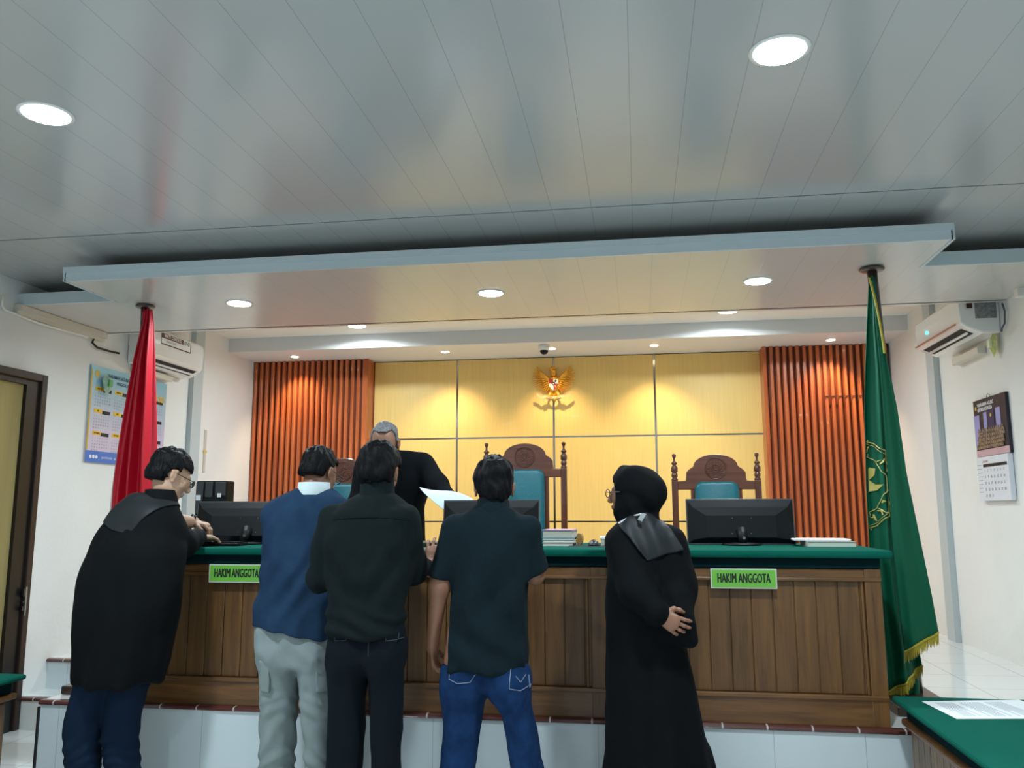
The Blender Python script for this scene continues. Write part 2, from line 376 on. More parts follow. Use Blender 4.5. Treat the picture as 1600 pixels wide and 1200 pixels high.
for (px, py), l in zip(((374, 474), (767, 458), (1184, 439)), SL):
    p = atz(px, py, ZS-.001); downlight(p.x, p.y, ZS, .075, P_SOFFIT, COOL, l, group='soffit downlights')
for (px, py), l in zip(((558, 509), (1137, 486)), ('cool round downlight just in front of the rear beam, toward the left slatted panel', 'cool round downlight just in front of the rear beam, toward the right slatted panel')):
    p = atz(px, py, ZR); downlight(p.x, min(p.y, 7.42), ZR, .08, P_REAR, COOL, l, group='rear recess downlights')
for (px, py), l in zip(((461, 557), (700, 553), (863, 546), (1022, 541), (1302, 527)), ('small warm spot over the left slatted panel', 'small warm spot over the left chrome strip of the yellow wall', 'small warm spot right behind the dome camera over the gold eagle', 'small warm spot over the right chrome strip of the yellow wall', 'small warm spot over the right slatted panel')):
    p = atz(px, py, ZB); downlight(p.x, 7.86, ZB, .04, P_SPOT, WARM, l, 'spotlight', 'warm wall spots', tilt=.25)

# ================================================================== DESK
DX0, DX1, DY = -2.70, 1.10, 4.165
t = desk = thing('judges_desk', 'long wooden judges bench with plank panels and a green cloth top on the tiled platform', 'desk', (-.8, 4.5, ZP))
b = BM(); box(b, DX0+.06, DX1-.06, DY+.022, DY+.05, ZP+.03, 1.27)
bobj('plank_panel', b, M_desk, t)
# raised vertical boards with shadow gaps
b = BM(); x = DX0+.06
while x < DX1-.07:
    w = .0985; box(b, x+.002, min(x+w-.002, DX1-.06), DY+.014, DY+.023, ZP+.14, 1.235); x += w
bobj('board', b, M_desk, t, bevel=.003)
b = BM(); box(b, DX0, DX1, DY, DY+.05, 1.235, 1.285); box(b, DX0, DX1, DY-.012, DY+.01, 1.228, 1.245); bobj('top_rail', b, M_deskf, t, bevel=.005)
b = BM(); box(b, DX0, DX1, DY-.004, DY+.05, ZP, ZP+.125); box(b, DX0, DX1, DY-.014, DY+.01, ZP+.118, ZP+.140); bobj('bottom_rail', b, M_deskf, t, bevel=.005)
for x0, x1 in ((DX0, DX0+.075), (-.245, -.165), (DX1-.075, DX1)):
    b = BM(); box(b, x0, x1, DY-.006, DY+.05, ZP, 1.285); bobj('stile', b, M_deskv, t, bevel=.005)
for x in (-.27, -.155, DX1-.09):
    b = BM(); box(b, x, x+.012, DY+.004, DY+.03, ZP+.14, 1.23); bobj('bead', b, M_deskv, t, bevel=.003)
for x0 in (DX0, DX1-.03):
    b = BM(); box(b, x0, x0+.03, DY+.05, 4.92, ZP, 1.285); bobj('side_panel', b, M_deskv, t, bevel=.003)
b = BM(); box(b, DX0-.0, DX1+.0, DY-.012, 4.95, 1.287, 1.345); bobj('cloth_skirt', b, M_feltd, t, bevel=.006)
b = BM(); box(b, DX0-.05, DX1+.05, DY-.05, 4.99, 1.335, 1.372); bobj('cloth_top', b, M_felt, t, bevel=.014)
ZD = 1.372

# signs
def sign(p, label):
    t = thing('name_sign', label, 'sign', p, 'bench name signs'); M = Matrix.Translation(p)
    b = BM(); box(b, -.152, .152, -.006, .006, -.046, .046, M); bobj('border', b, mat('sign_border', (.55, .6, .5), .4), t)
    b = BM(); box(b, -.146, .146, -.0075, 0, -.040, .040, M); bobj('board', b, M_green, t)
    b = BM(); text_bm(b, 'HAKIM ANGGOTA', .062, 0, 0, M, sx=.47, y=-.009); text_bm(b, 'HAKIM ANGGOTA', .062, .0016, .0004, M, sx=.47, y=-.0091); text_bm(b, 'HAKIM ANGGOTA', .062, -.0014, -.0004, M, sx=.47, y=-.0092); bobj('lettering', b, M_ink, t)
sign(Vector((-2.07, DY-.02, 1.240)), 'green HAKIM ANGGOTA sign on the bench, partly behind the man in the blue polo')
sign(Vector((.478, DY-.02, 1.238)), 'green HAKIM ANGGOTA sign on the bench, under the monitor right of the woman')

# ================================================================== CHAIRS
def make_chair(cx, y, zt, label, w=.60):
    """high-backed judge chair; the carved back faces -y, its foot on the platform"""
    t = thing('judge_chair', label, 'chair', (cx, y, ZP), 'carved judge chairs')
    M = Matrix.Translation((cx, y, 0)); H = w/2
    zs = zt-.115          # shoulder height of headboard wings
    pts = [(-H+.03, zs-.135), (-H+.03, zs-.075), (-H+.09, zs-.07), (-H+.095, zs-.01), (-H+.115, zs+.01)]
    for k in range(13):
        a = math.pi*(1-k/12); pts.append((.155*math.cos(a)*1.0, zs+.03+.085*math.sin(a)))
    pts += [(H-.115, zs+.01), (H-.095, zs-.01), (H-.09, zs-.07), (H-.03, zs-.075), (H-.03, zs-.135)]
    b = BM(); prism(b, pts, .035, M @ Matrix.Translation((0, -.018, 0))); bobj('headboard', b, M_chair, t, bevel=.006)
    zc = zt-.10; b = BM()
    def ring(r, rr):
        n = 36; tube(b, [M @ Vector((r*math.cos(2*math.pi*k/n), -.020, zc+r*math.sin(2*math.pi*k/n))) for k in range(n+1)], rr, 6, False)
    ring(.074, .0045); ring(.066, .0025); ring(.012, .004); ring(.044, .002)
    for k in range(12):
        a = 2*math.pi*k/12; tube(b, [M @ Vector((r*math.cos(a), -.020, zc+r*math.sin(a))) for r in (.018, .028, .038)], .004, 6, radii=[.002, .005, .002])
    for k in range(20):
        a = 2*math.pi*k/20; tube(b, [M @ Vector((r*math.cos(a), -.019, zc+r*math.sin(a))) for r in (.050, .060)], .003, 5)
    bobj('carved_medallion', b, M_chair, t, True)
    for s in (-1, 1):
        b = BM(); X = cx+s*(H-.012)
        box(b, X-.022, X+.022, y-.024, y+.024, ZP, zs-.07)
        bobj('back_post', b, M_chairv, t, bevel=.004)
        b = BM(); z0 = zs-.072
        lathe(b, [(.022, 0), (.024, .01), (.016, .022), (.022, .032), (.022, .05), (.015, .058), (.024, .066), (.024, .095), (.012, .112), (.020, .122), (.022, .128), (.009, .140), (.007, .160), (.013, .172), (.016, .182), (.013, .191), (.002, .195)], (X, y, z0), 16)
        bobj('finial', b, M_chairv, t, True)
        b = BM(); box(b, X-.02-s*.13, X+.02-s*.13, y-.012, y+.012, ZP+.45, zs-.13); bobj('back_slat', b, M_chairv, t, bevel=.003)
        b = BM(); box(b, X-.022, X+.022, y-.55, y+.0, ZP+.66, ZP+.70); box(b, X-.02, X+.02, y-.53, y-.49, ZP, ZP+.66); bobj('armrest', b, M_chairv, t, bevel=.006)
    b = BM(); o = rrect(.30, .62, .05); prism(b, [(p[0], p[1]+zs-.135-.31+.055) for p in o], .07, M @ Matrix.Translation((0, -.075, 0)))
    bobj('back_cushion', b, M_teal, t, True, bevel=.02)
    b = BM(); box(b, cx-H+.03, cx+H-.03, y-.52, y-.03, ZP+.36, ZP+.42); bobj('seat_frame', b, M_chair, t, bevel=.005)
    b = BM(); box(b, cx-H+.05, cx+H-.05, y-.50, y-.05, ZP+.42, ZP+.50); bobj('seat_cushion', b, M_teal, t, bevel=.03)
    return t
cc = at(820, 693, 6.1); cr = at(1117, 710, 6.1); cl = at(538, 716, 6.1)
make_chair(cc.x, 6.1, cc.z, 'carved wooden judge chair with teal leather back behind the man in the dark polo', .60)
make_chair(cr.x, 6.1, cr.z, 'carved wooden judge chair with teal cushion behind the right-hand monitor', .60)
make_chair(cl.x, 6.1, cl.z, 'carved wooden judge chair partly hidden between the two standing men on the left', .60)

# ================================================================== DESK THINGS
def monitor(cx, y, w, h, zb, tilt, yaw, label, stand=True, vesa=True):
    t = thing('monitor', label, 'monitor', (cx, y, ZD), 'monitors on the bench')
    M = Matrix.Translation((cx, y, zb)) @ Matrix.Rotation(yaw, 4, 'Z') @ Matrix.Rotation(tilt, 4, 'X')
    b = BM()
    # outer shell: thin rim, back bulging toward the viewer
    A = [(-w/2, 0, 0), (w/2, 0, 0), (w/2, 0, h), (-w/2, 0, h)]; B = [(-w/2+.03, -.022, .02), (w/2-.03, -.022, .02), (w/2-.03, -.022, h*.82), (-w/2+.03, -.022, h*.82)]
    C = [(-w/2+.10, -.036, .03), (w/2-.10, -.036, .03), (w/2-.10, -.036, h*.62), (-w/2+.10, -.036, h*.62)]
    R = [[b.verts.new(M @ Vector(p)) for p in q] for q in (A, B, C)]
    for i in range(2):
        for k in range(4): b.faces.new((R[i][k], R[i][(k+1) % 4], R[i+1][(k+1) % 4], R[i+1][k]))
    b.faces.new(R[2]); b.faces.new(R[0][::-1]); bobj('back_shell', b, M_dark, t, bevel=.003)
    b = BM(); box(b, -w/2-.003, w/2+.003, -.002, .014, -.003, h+.004, M); bobj('bezel', b, mat('bezel_grey', (.05, .055, .06), .35), t, bevel=.002)
    b = BM(); box(b, -w/2+.012, w/2-.012, .014, .016, .014, h-.012, M); bobj('screen', b, mat('screen', (.02, .03, .04), .15), t)
    if vesa:
        b = BM()
        for x, z in ((-.045, h*.56), (.055, h*.56), (-.05, h*.22), (.05, h*.22)): lathe(b, [(.003, 0), (.003, .003)], n=8, M=M @ Matrix.Translation((x, -.036, z)) @ Matrix.Rotation(math.pi/2, 4, 'X'))
        tube(b, [M @ Vector((.030, -.04, h*.32)), M @ Vector((.022, -.042, h*.28)), M @ Vector((.032, -.04, h*.24))], .002, 6)
        bobj('screw', b, M_chrome, t)
    if stand:
        b = BM(); tube(b, [M @ Vector((0, -.04, h*.30)), M @ Vector((0, -.062, h*.12)), Vector((cx, y-.07, ZD+.012))], .022, 12, radii=[.03, .026, .02]); bobj('neck', b, M_dark, t, True)
        b = BM(); lathe(b, [(.10, 0), (.105, .004), (.10, .010), (.03, .016)], (cx, y-.02, ZD+.0005), 28); bobj('foot', b, M_dark, t, True)
        b = BM(); lathe(b, [(.008, 0), (.008, .004)], n=10, M=M @ Matrix.Translation((.003, -.085, h*.10)) @ Matrix.Rotation(math.pi/2, 4, 'X')); bobj('cap', b, M_chrome, t)
p0, p1 = at(1072, 783, 4.74), at(1238, 783, 4.74)
monitor((p0.x+p1.x)/2, 4.70, p1.x-p0.x, .24, ZD+.006, -.12, .03, 'black monitor seen from behind, in front of the right judge chair')
p0, p1 = at(694, 783, 4.74), at(843, 783, 4.74)
monitor((p0.x+p1.x)/2, 4.70, p1.x-p0.x, .24, ZD+.006, -.12, -.05, 'black monitor seen from behind, mostly hidden by the man in the dark polo')
p0, p1 = at(312, 785, 4.62), at(470, 785, 4.62)
monitor((p0.x+p1.x)/2+.02, 4.58, p1.x-p0.x, .235, ZD+.010, -.20, .14, 'black monitor seen from behind, beside the blue polo shirt man')
# tall all-in-one computer behind the left monitor
p0, p1 = at(312, 752, 4.84), at(360, 751, 4.84)
t = thing('computer', 'black upright computer unit with stickers behind the leftmost monitor', 'computer', (p0.x+.1, 4.84, ZD))
b = BM(); box(b, p0.x, p1.x, 4.80, 4.90, ZD+.001, p0.z); bobj('case', b, M_dark, t, bevel=.008)
b = BM(); xx = p0.x; ww = p1.x-p0.x
for u0, u1, v0 in ((.02, .26, .16), (.32, .56, .06), (.64, .97, .05)): box(b, xx+ww*u0, xx+ww*u1, 4.792, 4.80, p0.z-v0-.04, p0.z-.008)
bobj('vent_panel', b, mat('grey_plastic', (.035, .037, .04), .5), t, bevel=.003)
b = BM(); box(b, xx+ww*.05, xx+ww*.20, 4.788, 4.791, p0.z-.118, p0.z-.086); box(b, xx+ww*.73, xx+ww*.85, 4.788, 4.791, p0.z-.100, p0.z-.076); bobj('sticker', b, M_paper, t)
b = BM(); n = 24; cxx = xx+ww*.47; tube(b, [(cxx+.011*math.cos(2*math.pi*k/n), 4.797, p0.z-.080+.020*math.sin(2*math.pi*k/n)) for k in range(n+1)], .0015, 6, False)
text_bm(b, 'hp', .026, cxx, p0.z-.080, Matrix.Identity(4), sx=.6, y=4.797); bobj('logo', b, mat('logo_grey', (.25, .26, .27), .4), t)
# keyboard, laptop, mouse etc
def slab(name, label, cat, x0, x1, y0, y1, z0, z1, m, bev=.003, group=None, rz=0):
    cx, cy = (x0+x1)/2, (y0+y1)/2; M = Matrix.Translation((cx, cy, 0)) @ Matrix.Rotation(rz, 4, 'Z')
    b = BM(); box(b, x0-cx, x1-cx, y0-cy, y1-cy, z0, z1, M); o = bobj(name, b, m, bevel=bev); return tag(o, label, cat, group)
def keyboard(cx, cy, rz, label):
    t = thing('keyboard', label, 'keyboard', (cx, cy, ZD), 'keyboards'); M = Matrix.Translation((cx, cy, ZD)) @ Matrix.Rotation(rz, 4, 'Z')
    b = BM(); box(b, -.215, .215, -.07, .07, .001, .016, M); bobj('case', b, M_dark, t, bevel=.004)
    b = BM()
    for i in range(20):
        for j in range(5): box(b, -.205+i*.0205, -.205+i*.0205+.017, -.058+j*.024, -.058+j*.024+.019, .016, .022, M)
    bobj('keys', b, M_dark, t)
p = atz(370, 852, ZD); keyboard(-2.36, 4.34, .02, 'black keyboard on the green cloth under the leftmost monitor')
t = thing('laptop', 'closed dark laptop on the bench by the fingertips of the man in the black shirt', 'laptop', (-1.17, 4.42, ZD))
b = BM(); box(b, -1.36, -1.02, 4.30, 4.54, ZD+.0005, ZD+.014); bobj('base', b, M_dark, t, bevel=.003)
b = BM(); box(b, -1.36, -1.02, 4.305, 4.54, ZD+.0145, ZD+.024); bobj('lid', b, mat('laptop_lid', (.10, .105, .11), .25, metal=.4), t, bevel=.003)
b = BM()
for x in (-1.12, -1.07): box(b, x, x+.012, 4.299, 4.303, ZD+.004, ZD+.010)
bobj('port', b, M_chrome, t)
# folder stack right of the middle monitor
p0, p1 = at(852, 846, 4.60), at(902, 846, 4.60); x0, x1 = p0.x+.065, p1.x-.065; z = ZD+.0005
stk = [(.018, -.03, .00, M_paper, 'white paper bundle at the bottom of the folder stack'), (.012, 0, .005, mat('folder_yellow', s2l(196, 190, 130), .8), 'pale yellow folder in the folder stack'),
       (.012, -.02, -.008, mat('folder_blue', s2l(160, 190, 196), .8), 'pale blue folder under the thick book'), (.036, -.03, -.012, mat('folder_grey', s2l(150, 170, 170), .7), 'thick grey book on the folder stack'), (.004, -.05, -.02, mat('folder_pink', s2l(196, 150, 175), .7), 'pink sheet on top of the folder stack')]
for k, (h, dx, dr, m, lab) in enumerate(stk):
    t = thing('document_folder', lab, 'folder', ((x0+x1)/2, 4.6, z), 'documents stacked on the bench')
    M = Matrix.Translation(((x0+x1)/2-.0, 4.62, z)) @ Matrix.Rotation(dr*1.2, 4, 'Z'); hw = (x1-x0)/2+.065
    b = BM(); box(b, -hw+.004, hw-.006+dx*.3, -.145, .145, .001, h-.0015, M); bobj('pages', b, M_pages if k in (0, 3) else M_paper, t, bevel=.001)
    b = BM(); box(b, -hw, hw+dx*.3, -.15, .15, h-.0015, h, M); box(b, -hw, hw+dx*.3, -.15, .15, 0, .0012, M); bobj('cover', b, m, t)
    z += h+.0006
b = BM(); q = at(906, 830, 4.62); prof = []
for k in range(28): a = 2*math.pi*k/28*1.0; prof.append((q.x+.018*math.cos(a), q.z*0+ZD+.034+.033*math.sin(a)))
prism(b, prof, .10, Matrix.Translation((0, 4.57, 0))); tag(bobj('tape_roll', b, mat('tape_brown', s2l(170, 128, 70), .4), smooth=False, bevel=.004), 'brown roll standing at the right end of the folder stack', 'tape roll')
# mouse and pad
p = at(928, 847, 4.47); tag(slab('mouse_pad', 'thin dark mouse pad on the green cloth under the mouse', 'mouse pad', p.x-.13, p.x+.09, 4.36, 4.56, ZD+.0003, ZD+.003, mat('pad', s2l(14, 34, 36), .8)))
b = BM(); bmesh.ops.create_uvsphere(b, u_segments=20, v_segments=12, radius=1)
for v in b.verts: v.co = Vector((p.x-.0+v.co.x*.030, 4.46+v.co.y*.052, ZD+.0035+max(0, v.co.z)*.032))
t = tag(bobj('computer_mouse', b, mat('mouse_grey', (.035, .035, .04), .35), smooth=True), 'dark computer mouse on the bench between folder stack and woman', 'computer mouse')
b = BM(); tube(b, [(p.x, 4.42, ZD+.026), (p.x, 4.44, ZD+.033)], .004, 8); bobj('wheel', b, M_blackm, t)
# paper block beside woman
p = at(950, 846, 4.6)
t = thing('paper_block', 'block of white papers on the bench beside the woman in the headscarf', 'papers', (p.x, 4.62, ZD))
b = BM(); box(b, p.x-.035, p.x+.20, 4.52, 4.78, ZD+.0005, ZD+.032); bobj('pages', b, M_pages, t, bevel=.002)
b = BM(); M = Matrix.Translation((p.x+.08, 4.65, ZD+.034)) @ Matrix.Rotation(.04, 4, 'Z'); box(b, -.125, .12, -.13, .13, -.001, .012, M); bobj('top_sheet', b, M_paper, t, bevel=.004)
# books at the right end
x0, x1 = at(1262, 855, 4.5).x, at(1338, 855, 4.5).x
t = thing('book', 'closed pale book lying at the right end of the bench, lower of two', 'book', ((x0+x1)/2, 4.62, ZD), 'books at the right end')
b = BM(); box(b, x0+.004, x1, 4.505, 4.70, ZD+.003, ZD+.024); bobj('pages', b, mat('pages_green', s2l(200, 214, 200), .8), t)
b = BM(); box(b, x0, x1, 4.50, 4.705, ZD+.0005, ZD+.003); box(b, x0, x0+.004, 4.50, 4.705, ZD+.003, ZD+.024); box(b, x0, x1, 4.50, 4.705, ZD+.024, ZD+.027); bobj('cover', b, mat('cover_pink', s2l(190, 178, 170), .6), t)
b = BM(); M = Matrix.Translation(((x0+x1)/2-.02, 4.64, ZD+.028)) @ Matrix.Rotation(-.06, 4, 'Z'); box(b, -.15, .13, -.10, .10, 0, .010, M)
tag(bobj('document_folder', b, M_paper, bevel=.004), 'white folder lying on the pale book at the right end of the bench', 'folder', 'books at the right end')
# left: phone stand box and paper under the bent man's hand
p = at(318, 845, 4.42); tag(slab('black_box', 'small black box on the bench under the hand wearing the watch', 'box', p.x-.055, p.x+.0, 4.44, 4.52, ZD+.0005, ZD+.05, M_dark))
tag(slab('sheet_of_paper', 'white sheet on the bench beside the small black box', 'paper', p.x+.01, p.x+.075, 4.46, 4.74, ZD+.0003, ZD+.004, M_paper, rz=.05))
b = BM(); tube(b, [(p.x+.01, 4.47, ZD+.02), (p.x+.03, 4.48, ZD+.012), (p.x+.05, 4.50, ZD+.008), (p.x+.07, 4.52, ZD+.007)], .0018); tag(bobj('cable', b, M_dark), 'thin black cable looping over the white sheet left of the monitor', 'cable')
p = at(302, 838, 4.33); tag(slab('note_pad', 'small green note pad under the leaning man\'s wrist', 'note pad', p.x-.03, p.x+.03, 4.30, 4.36, ZD+.0005, ZD+.02, M_green))

# ================================================================== WALL THINGS
# dome camera
p = atz(848, 536, ZB)
t = thing('dome_camera', 'small white dome security camera on the ceiling above the gold eagle', 'security camera', (p.x, 7.70, ZB))
b = BM(); lathe(b, [(.052, 0), (.055, -.03), (.050, -.05), (.042, -.052)], (p.x, 7.70, ZB), 24); bobj('housing', b, M_white, t, True)
b = BM(); lathe(b, [(.040, -.052), (.036, -.070), (.024, -.084), (.002, -.09)], (p.x, 7.70, ZB), 24); bobj('dome', b, M_dark, t, True)

# gold eagle emblem
e0, e1 = at(831, 600, 8.24), at(902, 600, 8.24); EW = e1.x-e0.x; ec = at(865, 600, 8.24)
t = eagle = thing('eagle_emblem', 'gold eagle state emblem with a red and white shield high on the yellow wall', 'emblem', (ec.x, 8.26, ec.z))
EM = Matrix.Translation((ec.x, 8.272, ec.z)) @ Matrix.Scale(EW/.72, 4)
def feather(b, x, z, ang, L, w, y=0, th=.012):
    n = 6; M = EM @ Matrix.Translation((x, y, z)) @ Matrix.Rotation(-ang, 4, 'Y')
    tube(b, [M @ Vector((0, 0, L*k/n)) for k in range(n+1)], w, 8, radii=[w*s for s in (.55, .9, 1, 1, .9, .65, .12)])
def lerp_path(P, u):
    f = u*(len(P)-1); i = min(int(f), len(P)-2); t = f-i
    return tuple(P[i][k]*(1-t)+P[i+1][k]*t for k in range(2))
TIP = [(.275, .295), (.325, .21), (.34, .12), (.325, .03), (.275, -.05), (.20, -.105), (.13, -.13)]
ROOT = [(.19, .17), (.16, .13), (.13, .10), (.11, .07), (.10, .03), (.085, -.01), (.07, -.05)]
def quill(b, s, r0, r1, w, y0, y1):
    k = EW/.72; A, B = EM @ Vector((s*r0[0], y0, r0[1])), EM @ Vector((s*r1[0], y1, r1[1])); n = 6
    tube(b, [A.lerp(B, i/n) for i in range(n+1)], w, 8, radii=[w*k*q for q in (.6, .9, 1, 1, .95, .7, .15)])
for s in (-1, 1):
    b = BM()
    for k in range(17): quill(b, s, lerp_path(ROOT, k/16), lerp_path(TIP, k/16), .0105, -.005, -.012)
    for k in range(13):
        u = k/12; a_, c_ = lerp_path(ROOT, u), lerp_path(TIP, u); quill(b, s, a_, (a_[0]+(c_[0]-a_[0])*.66, a_[1]+(c_[1]-a_[1])*.66), .0105, -.03, -.026)
    for k in range(10):
        u = k/9; a_, c_ = lerp_path(ROOT, u), lerp_path(TIP, u); quill(b, s, (a_[0]-.01, a_[1]), (a_[0]+(c_[0]-a_[0])*.36, a_[1]+(c_[1]-a_[1])*.36), .015, -.048, -.042)
    tube(b, [EM @ Vector(q) for q in ((s*.05, -.03, .04), (s*.10, -.045, .085), (s*.15, -.04, .14), (s*.20, -.03, .20), (s*.265, -.02, .285))], .02, 8, radii=[.030*EW/.72, .028*EW/.72, .024*EW/.72, .018*EW/.72, .006*EW/.72])
    bobj('wing', b, M_gold, eagle, True)
b = BM()
bmesh.ops.create_uvsphere(b, u_segments=20, v_segments=14, radius=1)
for v in b.verts:
    z = v.co.z; w = .085 if z < .3 else .085-(z-.3)*.055
    v.co = EM @ Vector((v.co.x*w, v.co.y*.05-.01, z*.20))
tube(b, [EM @ Vector(q) for q in ((0, -.01, .12), (0, -.03, .19), (-.006, -.05, .225))], .04, 10, radii=[.05*EW/.72, .04*EW/.72, .032*EW/.72])
tube(b, [EM @ Vector(q) for q in ((-.01, -.06, .222), (-.035, -.065, .218), (-.05, -.065, .200))], .04, 8, radii=[.018*EW/.72, .013*EW/.72, .003*EW/.72])
bobj('body', b, M_gold, eagle, True)
b = BM(); tube(b, [(ec.x, 8.24, ec.z), (ec.x, 8.302, ec.z)], .03, 12); bobj('wall_mount', b, M_gold, eagle)
b = BM()
for k in range(5): feather(b, -.01+.018*(k-2)*.8, .235, (2-k)*.35, .055, .008, y=-.02)
bobj('crest', b, M_gold, eagle, True)
b = BM()
for k in range(9): feather(b, (k-4)*.016, -.12, math.pi+(k-4)*-.13, .15-.006*abs(k-4), .012, y=.0)
bobj('tail', b, M_gold, eagle, True)
for s in (-1, 1):
    b = BM(); tube(b, [EM @ Vector(q) for q in ((s*.05, -.01, -.13), (s*.075, -.03, -.18), (s*.08, -.04, -.215))], .02, 8, radii=[.035*EW/.72, .022*EW/.72, .012*EW/.72])
    for a in (-.03, 0, .03): tube(b, [EM @ Vector((s*.08+a*.3, -.04, -.21)), EM @ Vector((s*.08+a, -.055, -.232))], .006, 6)
    bobj('leg', b, M_gold, eagle, True)
# shield
def shield_pts(sc):
    return [(-.075*sc, .075*sc), (.075*sc, .075*sc), (.078*sc, 0), (.062*sc, -.05*sc), (.03*sc, -.088*sc), (0, -.104*sc), (-.03*sc, -.088*sc), (-.062*sc, -.05*sc), (-.078*sc, 0)]
b = BM(); prism(b, shield_pts(1.1), .03, EM @ Matrix.Translation((0, -.085, .0))); sh = bobj('shield', b, M_gold, eagle, bevel=.003)
quads = [([(-.072, .072), (0, .072), (0, .0), (-.075, 0)], 'r'), ([(0, .072), (.072, .072), (.075, 0), (0, 0)], 'w'), ([(-.075, 0), (0, 0), (0, -.10), (-.03, -.085), (-.06, -.048)], 'w'), ([(0, 0), (.075, 0), (.06, -.048), (.03, -.085), (0, -.10)], 'r')]
for q, c in quads:
    b = BM(); prism(b, q, .006, EM @ Matrix.Translation((0, -.09, 0))); bobj('shield_field', b, mat('emblem_red', s2l(150, 20, 20), .4) if c == 'r' else mat('emblem_white', (.8, .78, .7), .4), eagle)
b = BM(); prism(b, [(-.03, .028), (.03, .028), (.03, 0), (0, -.036), (-.03, 0)], .006, EM @ Matrix.Translation((0, -.096, 0)))
lathe(b, [(.018, 0), (.018, .005)], n=12, M=EM @ Matrix.Translation((.038, -.09, .042)) @ Matrix.Rotation(math.pi/2, 4, 'X')); bobj('shield_emblem', b, M_blackm, eagle)
b = BM()
for k in range(5):
    a = math.radians(90+72*k); feather(b, 0, -.002, a-math.pi/2, .014, .004, y=-.10)
for q in ((-.045, -.045), (.03, -.045)): tube(b, [EM @ Vector((q[0]-.008, -.094, q[1]+.015)), EM @ Vector((q[0]+.012, -.094, q[1]-.02))], .004, 6)
bobj('shield_symbol', b, M_goldl, eagle)
# ribbon
b = BM(); top = []; bot = []
path = [(-.27, -.165), (-.22, -.195), (-.16, -.215), (-.13, -.20), (-.10, -.212), (0, -.222), (.10, -.212), (.13, -.20), (.16, -.215), (.22, -.195), (.27, -.165)]
for i, (x, z) in enumerate(path):
    y = -.075+.012*math.sin(i*2.1); top.append(b.verts.new(EM @ Vector((x, y, z+.020)))); bot.append(b.verts.new(EM @ Vector((x, y, z-.020))))
for i in range(len(path)-1): b.faces.new((top[i], top[i+1], bot[i+1], bot[i]))
for s in (-1, 1):
    v = [b.verts.new(EM @ Vector(q)) for q in ((s*.08, -.06, -.235), (s*.14, -.06, -.23), (s*.145, -.06, -.285), (s*.085, -.06, -.27))]; b.faces.new(v)
r = bobj('ribbon', b, M_goldl, eagle); md = r.modifiers.new('s', 'SOLIDIFY'); md.thickness = .008
b = BM(); text_bm(b, 'BHINNEKA TUNGGAL IKA', .024, 0, -.219, EM, sx=.85, y=-.095); bobj('ribbon_lettering', b, M_blackm, eagle)

# air conditioners: section outline extruded along the wall
def aircon(X, side, y0, y1, zt, zb, depth, label, style):
    t = thing('air_conditioner', label, 'air conditioner', (X, (y0+y1)/2, (zt+zb)/2))
    s = side; h = zt-zb
    prof = [(0, zt), (depth*.80, zt), (depth*.97, zt-h*.10), (depth, zt-h*.35), (depth*.97, zt-h*.72), (depth*.90, zt-h*.82), (depth*.45, zb), (0, zb)]
    def ext(b, pr, ya, yb):
        A = [b.verts.new((X+s*p[0], ya, p[1])) for p in pr]; B = [b.verts.new((X+s*p[0], yb, p[1])) for p in pr]; n = len(pr)
        b.faces.new(A); b.faces.new(B[::-1])
        for i in range(n): b.faces.new((A[i], B[i], B[(i+1) % n], A[(i+1) % n]))
    b = BM(); ext(b, prof, y0, y1); bobj('body', b, M_whitegloss, t, bevel=.012)
    # outlet: dark mouth on the sloping underside with an open flap
    f0 = Vector((depth*.90, 0, zt-h*.82)); f1 = Vector((depth*.45, 0, zb)); d = (f1-f0); nrm = Vector((d.z, 0, -d.x)).normalized()
    if nrm.z > 0: nrm = -nrm
    def slopebox(b, u0, u1, ya, yb, th, lift=0.):
        c = [f0+d*u for u in (u0, u1)]
        A = [(c[0]+nrm*lift), (c[1]+nrm*lift), (c[1]+nrm*(lift+th)), (c[0]+nrm*(lift+th))]
        va = [b.verts.new((X+s*q.x, ya, q.z)) for q in A]; vb = [b.verts.new((X+s*q.x, yb, q.z)) for q in A]
        b.faces.new(va); b.faces.new(vb[::-1])
        for i in range(4): b.faces.new((va[i], vb[i], vb[(i+1) % 4], va[(i+1) % 4]))
    b = BM(); slopebox(b, .06, .72, y0+.07, y1-.07, .002); bobj('outlet', b, M_blackm, t)
    b = BM(); slopebox(b, .36, .50, y0+.08, y1-.08, .012, .004); bobj('louver', b, M_whitegloss, t, bevel=.002)
    return t, ext
yl0, yl1 = 5.62, 6.62
XW = XL
t, ext = aircon(XL, 1, 5.93, 6.72, 3.02, 2.715, .21, 'white air conditioner with a red label behind the red flag on the left wall', 0)
def wallM(X, y, z, s, off): # local x runs along the wall so text reads from the room
    return frame_matrix((X+s*off, y, z), (0, s*1.0, 0), (0, 0, 1)) if s > 0 else frame_matrix((X+s*off, y, z), (0, -1, 0), (0, 0, 1))
M = wallM(XL, 6.27, 2.945, 1, .212)
b = BM(); box(b, -.22, .22, -.001, .001, -.05, .045, M); bobj('label', b, M_white, t)
b = BM(); box(b, -.22, .10, -.002, 0, .000, .040, M); box(b, .212, .22, -.002, 0, -.05, .045, M); box(b, -.22, .22, -.002, 0, -.052, -.044, M); bobj('label_band', b, mat('label_red', s2l(90, 20, 24), .5), t)
b = BM(); text_bm(b, 'WATT CONTROL', .040, -.06, .020, M, sx=.80, off=.001, y=-.003); bobj('label_lettering', b, M_white, t)
b = BM(); text_bm(b, 'ENERGY SAVING', .022, -.08, -.022, M, sx=.9, y=-.003)
for x in (.13, .18): tube(b, [M @ Vector((x+.012*math.cos(k), -.003, .018+.016*math.sin(k))) for k in [i*.6 for i in range(11)]], .002, 5, False)
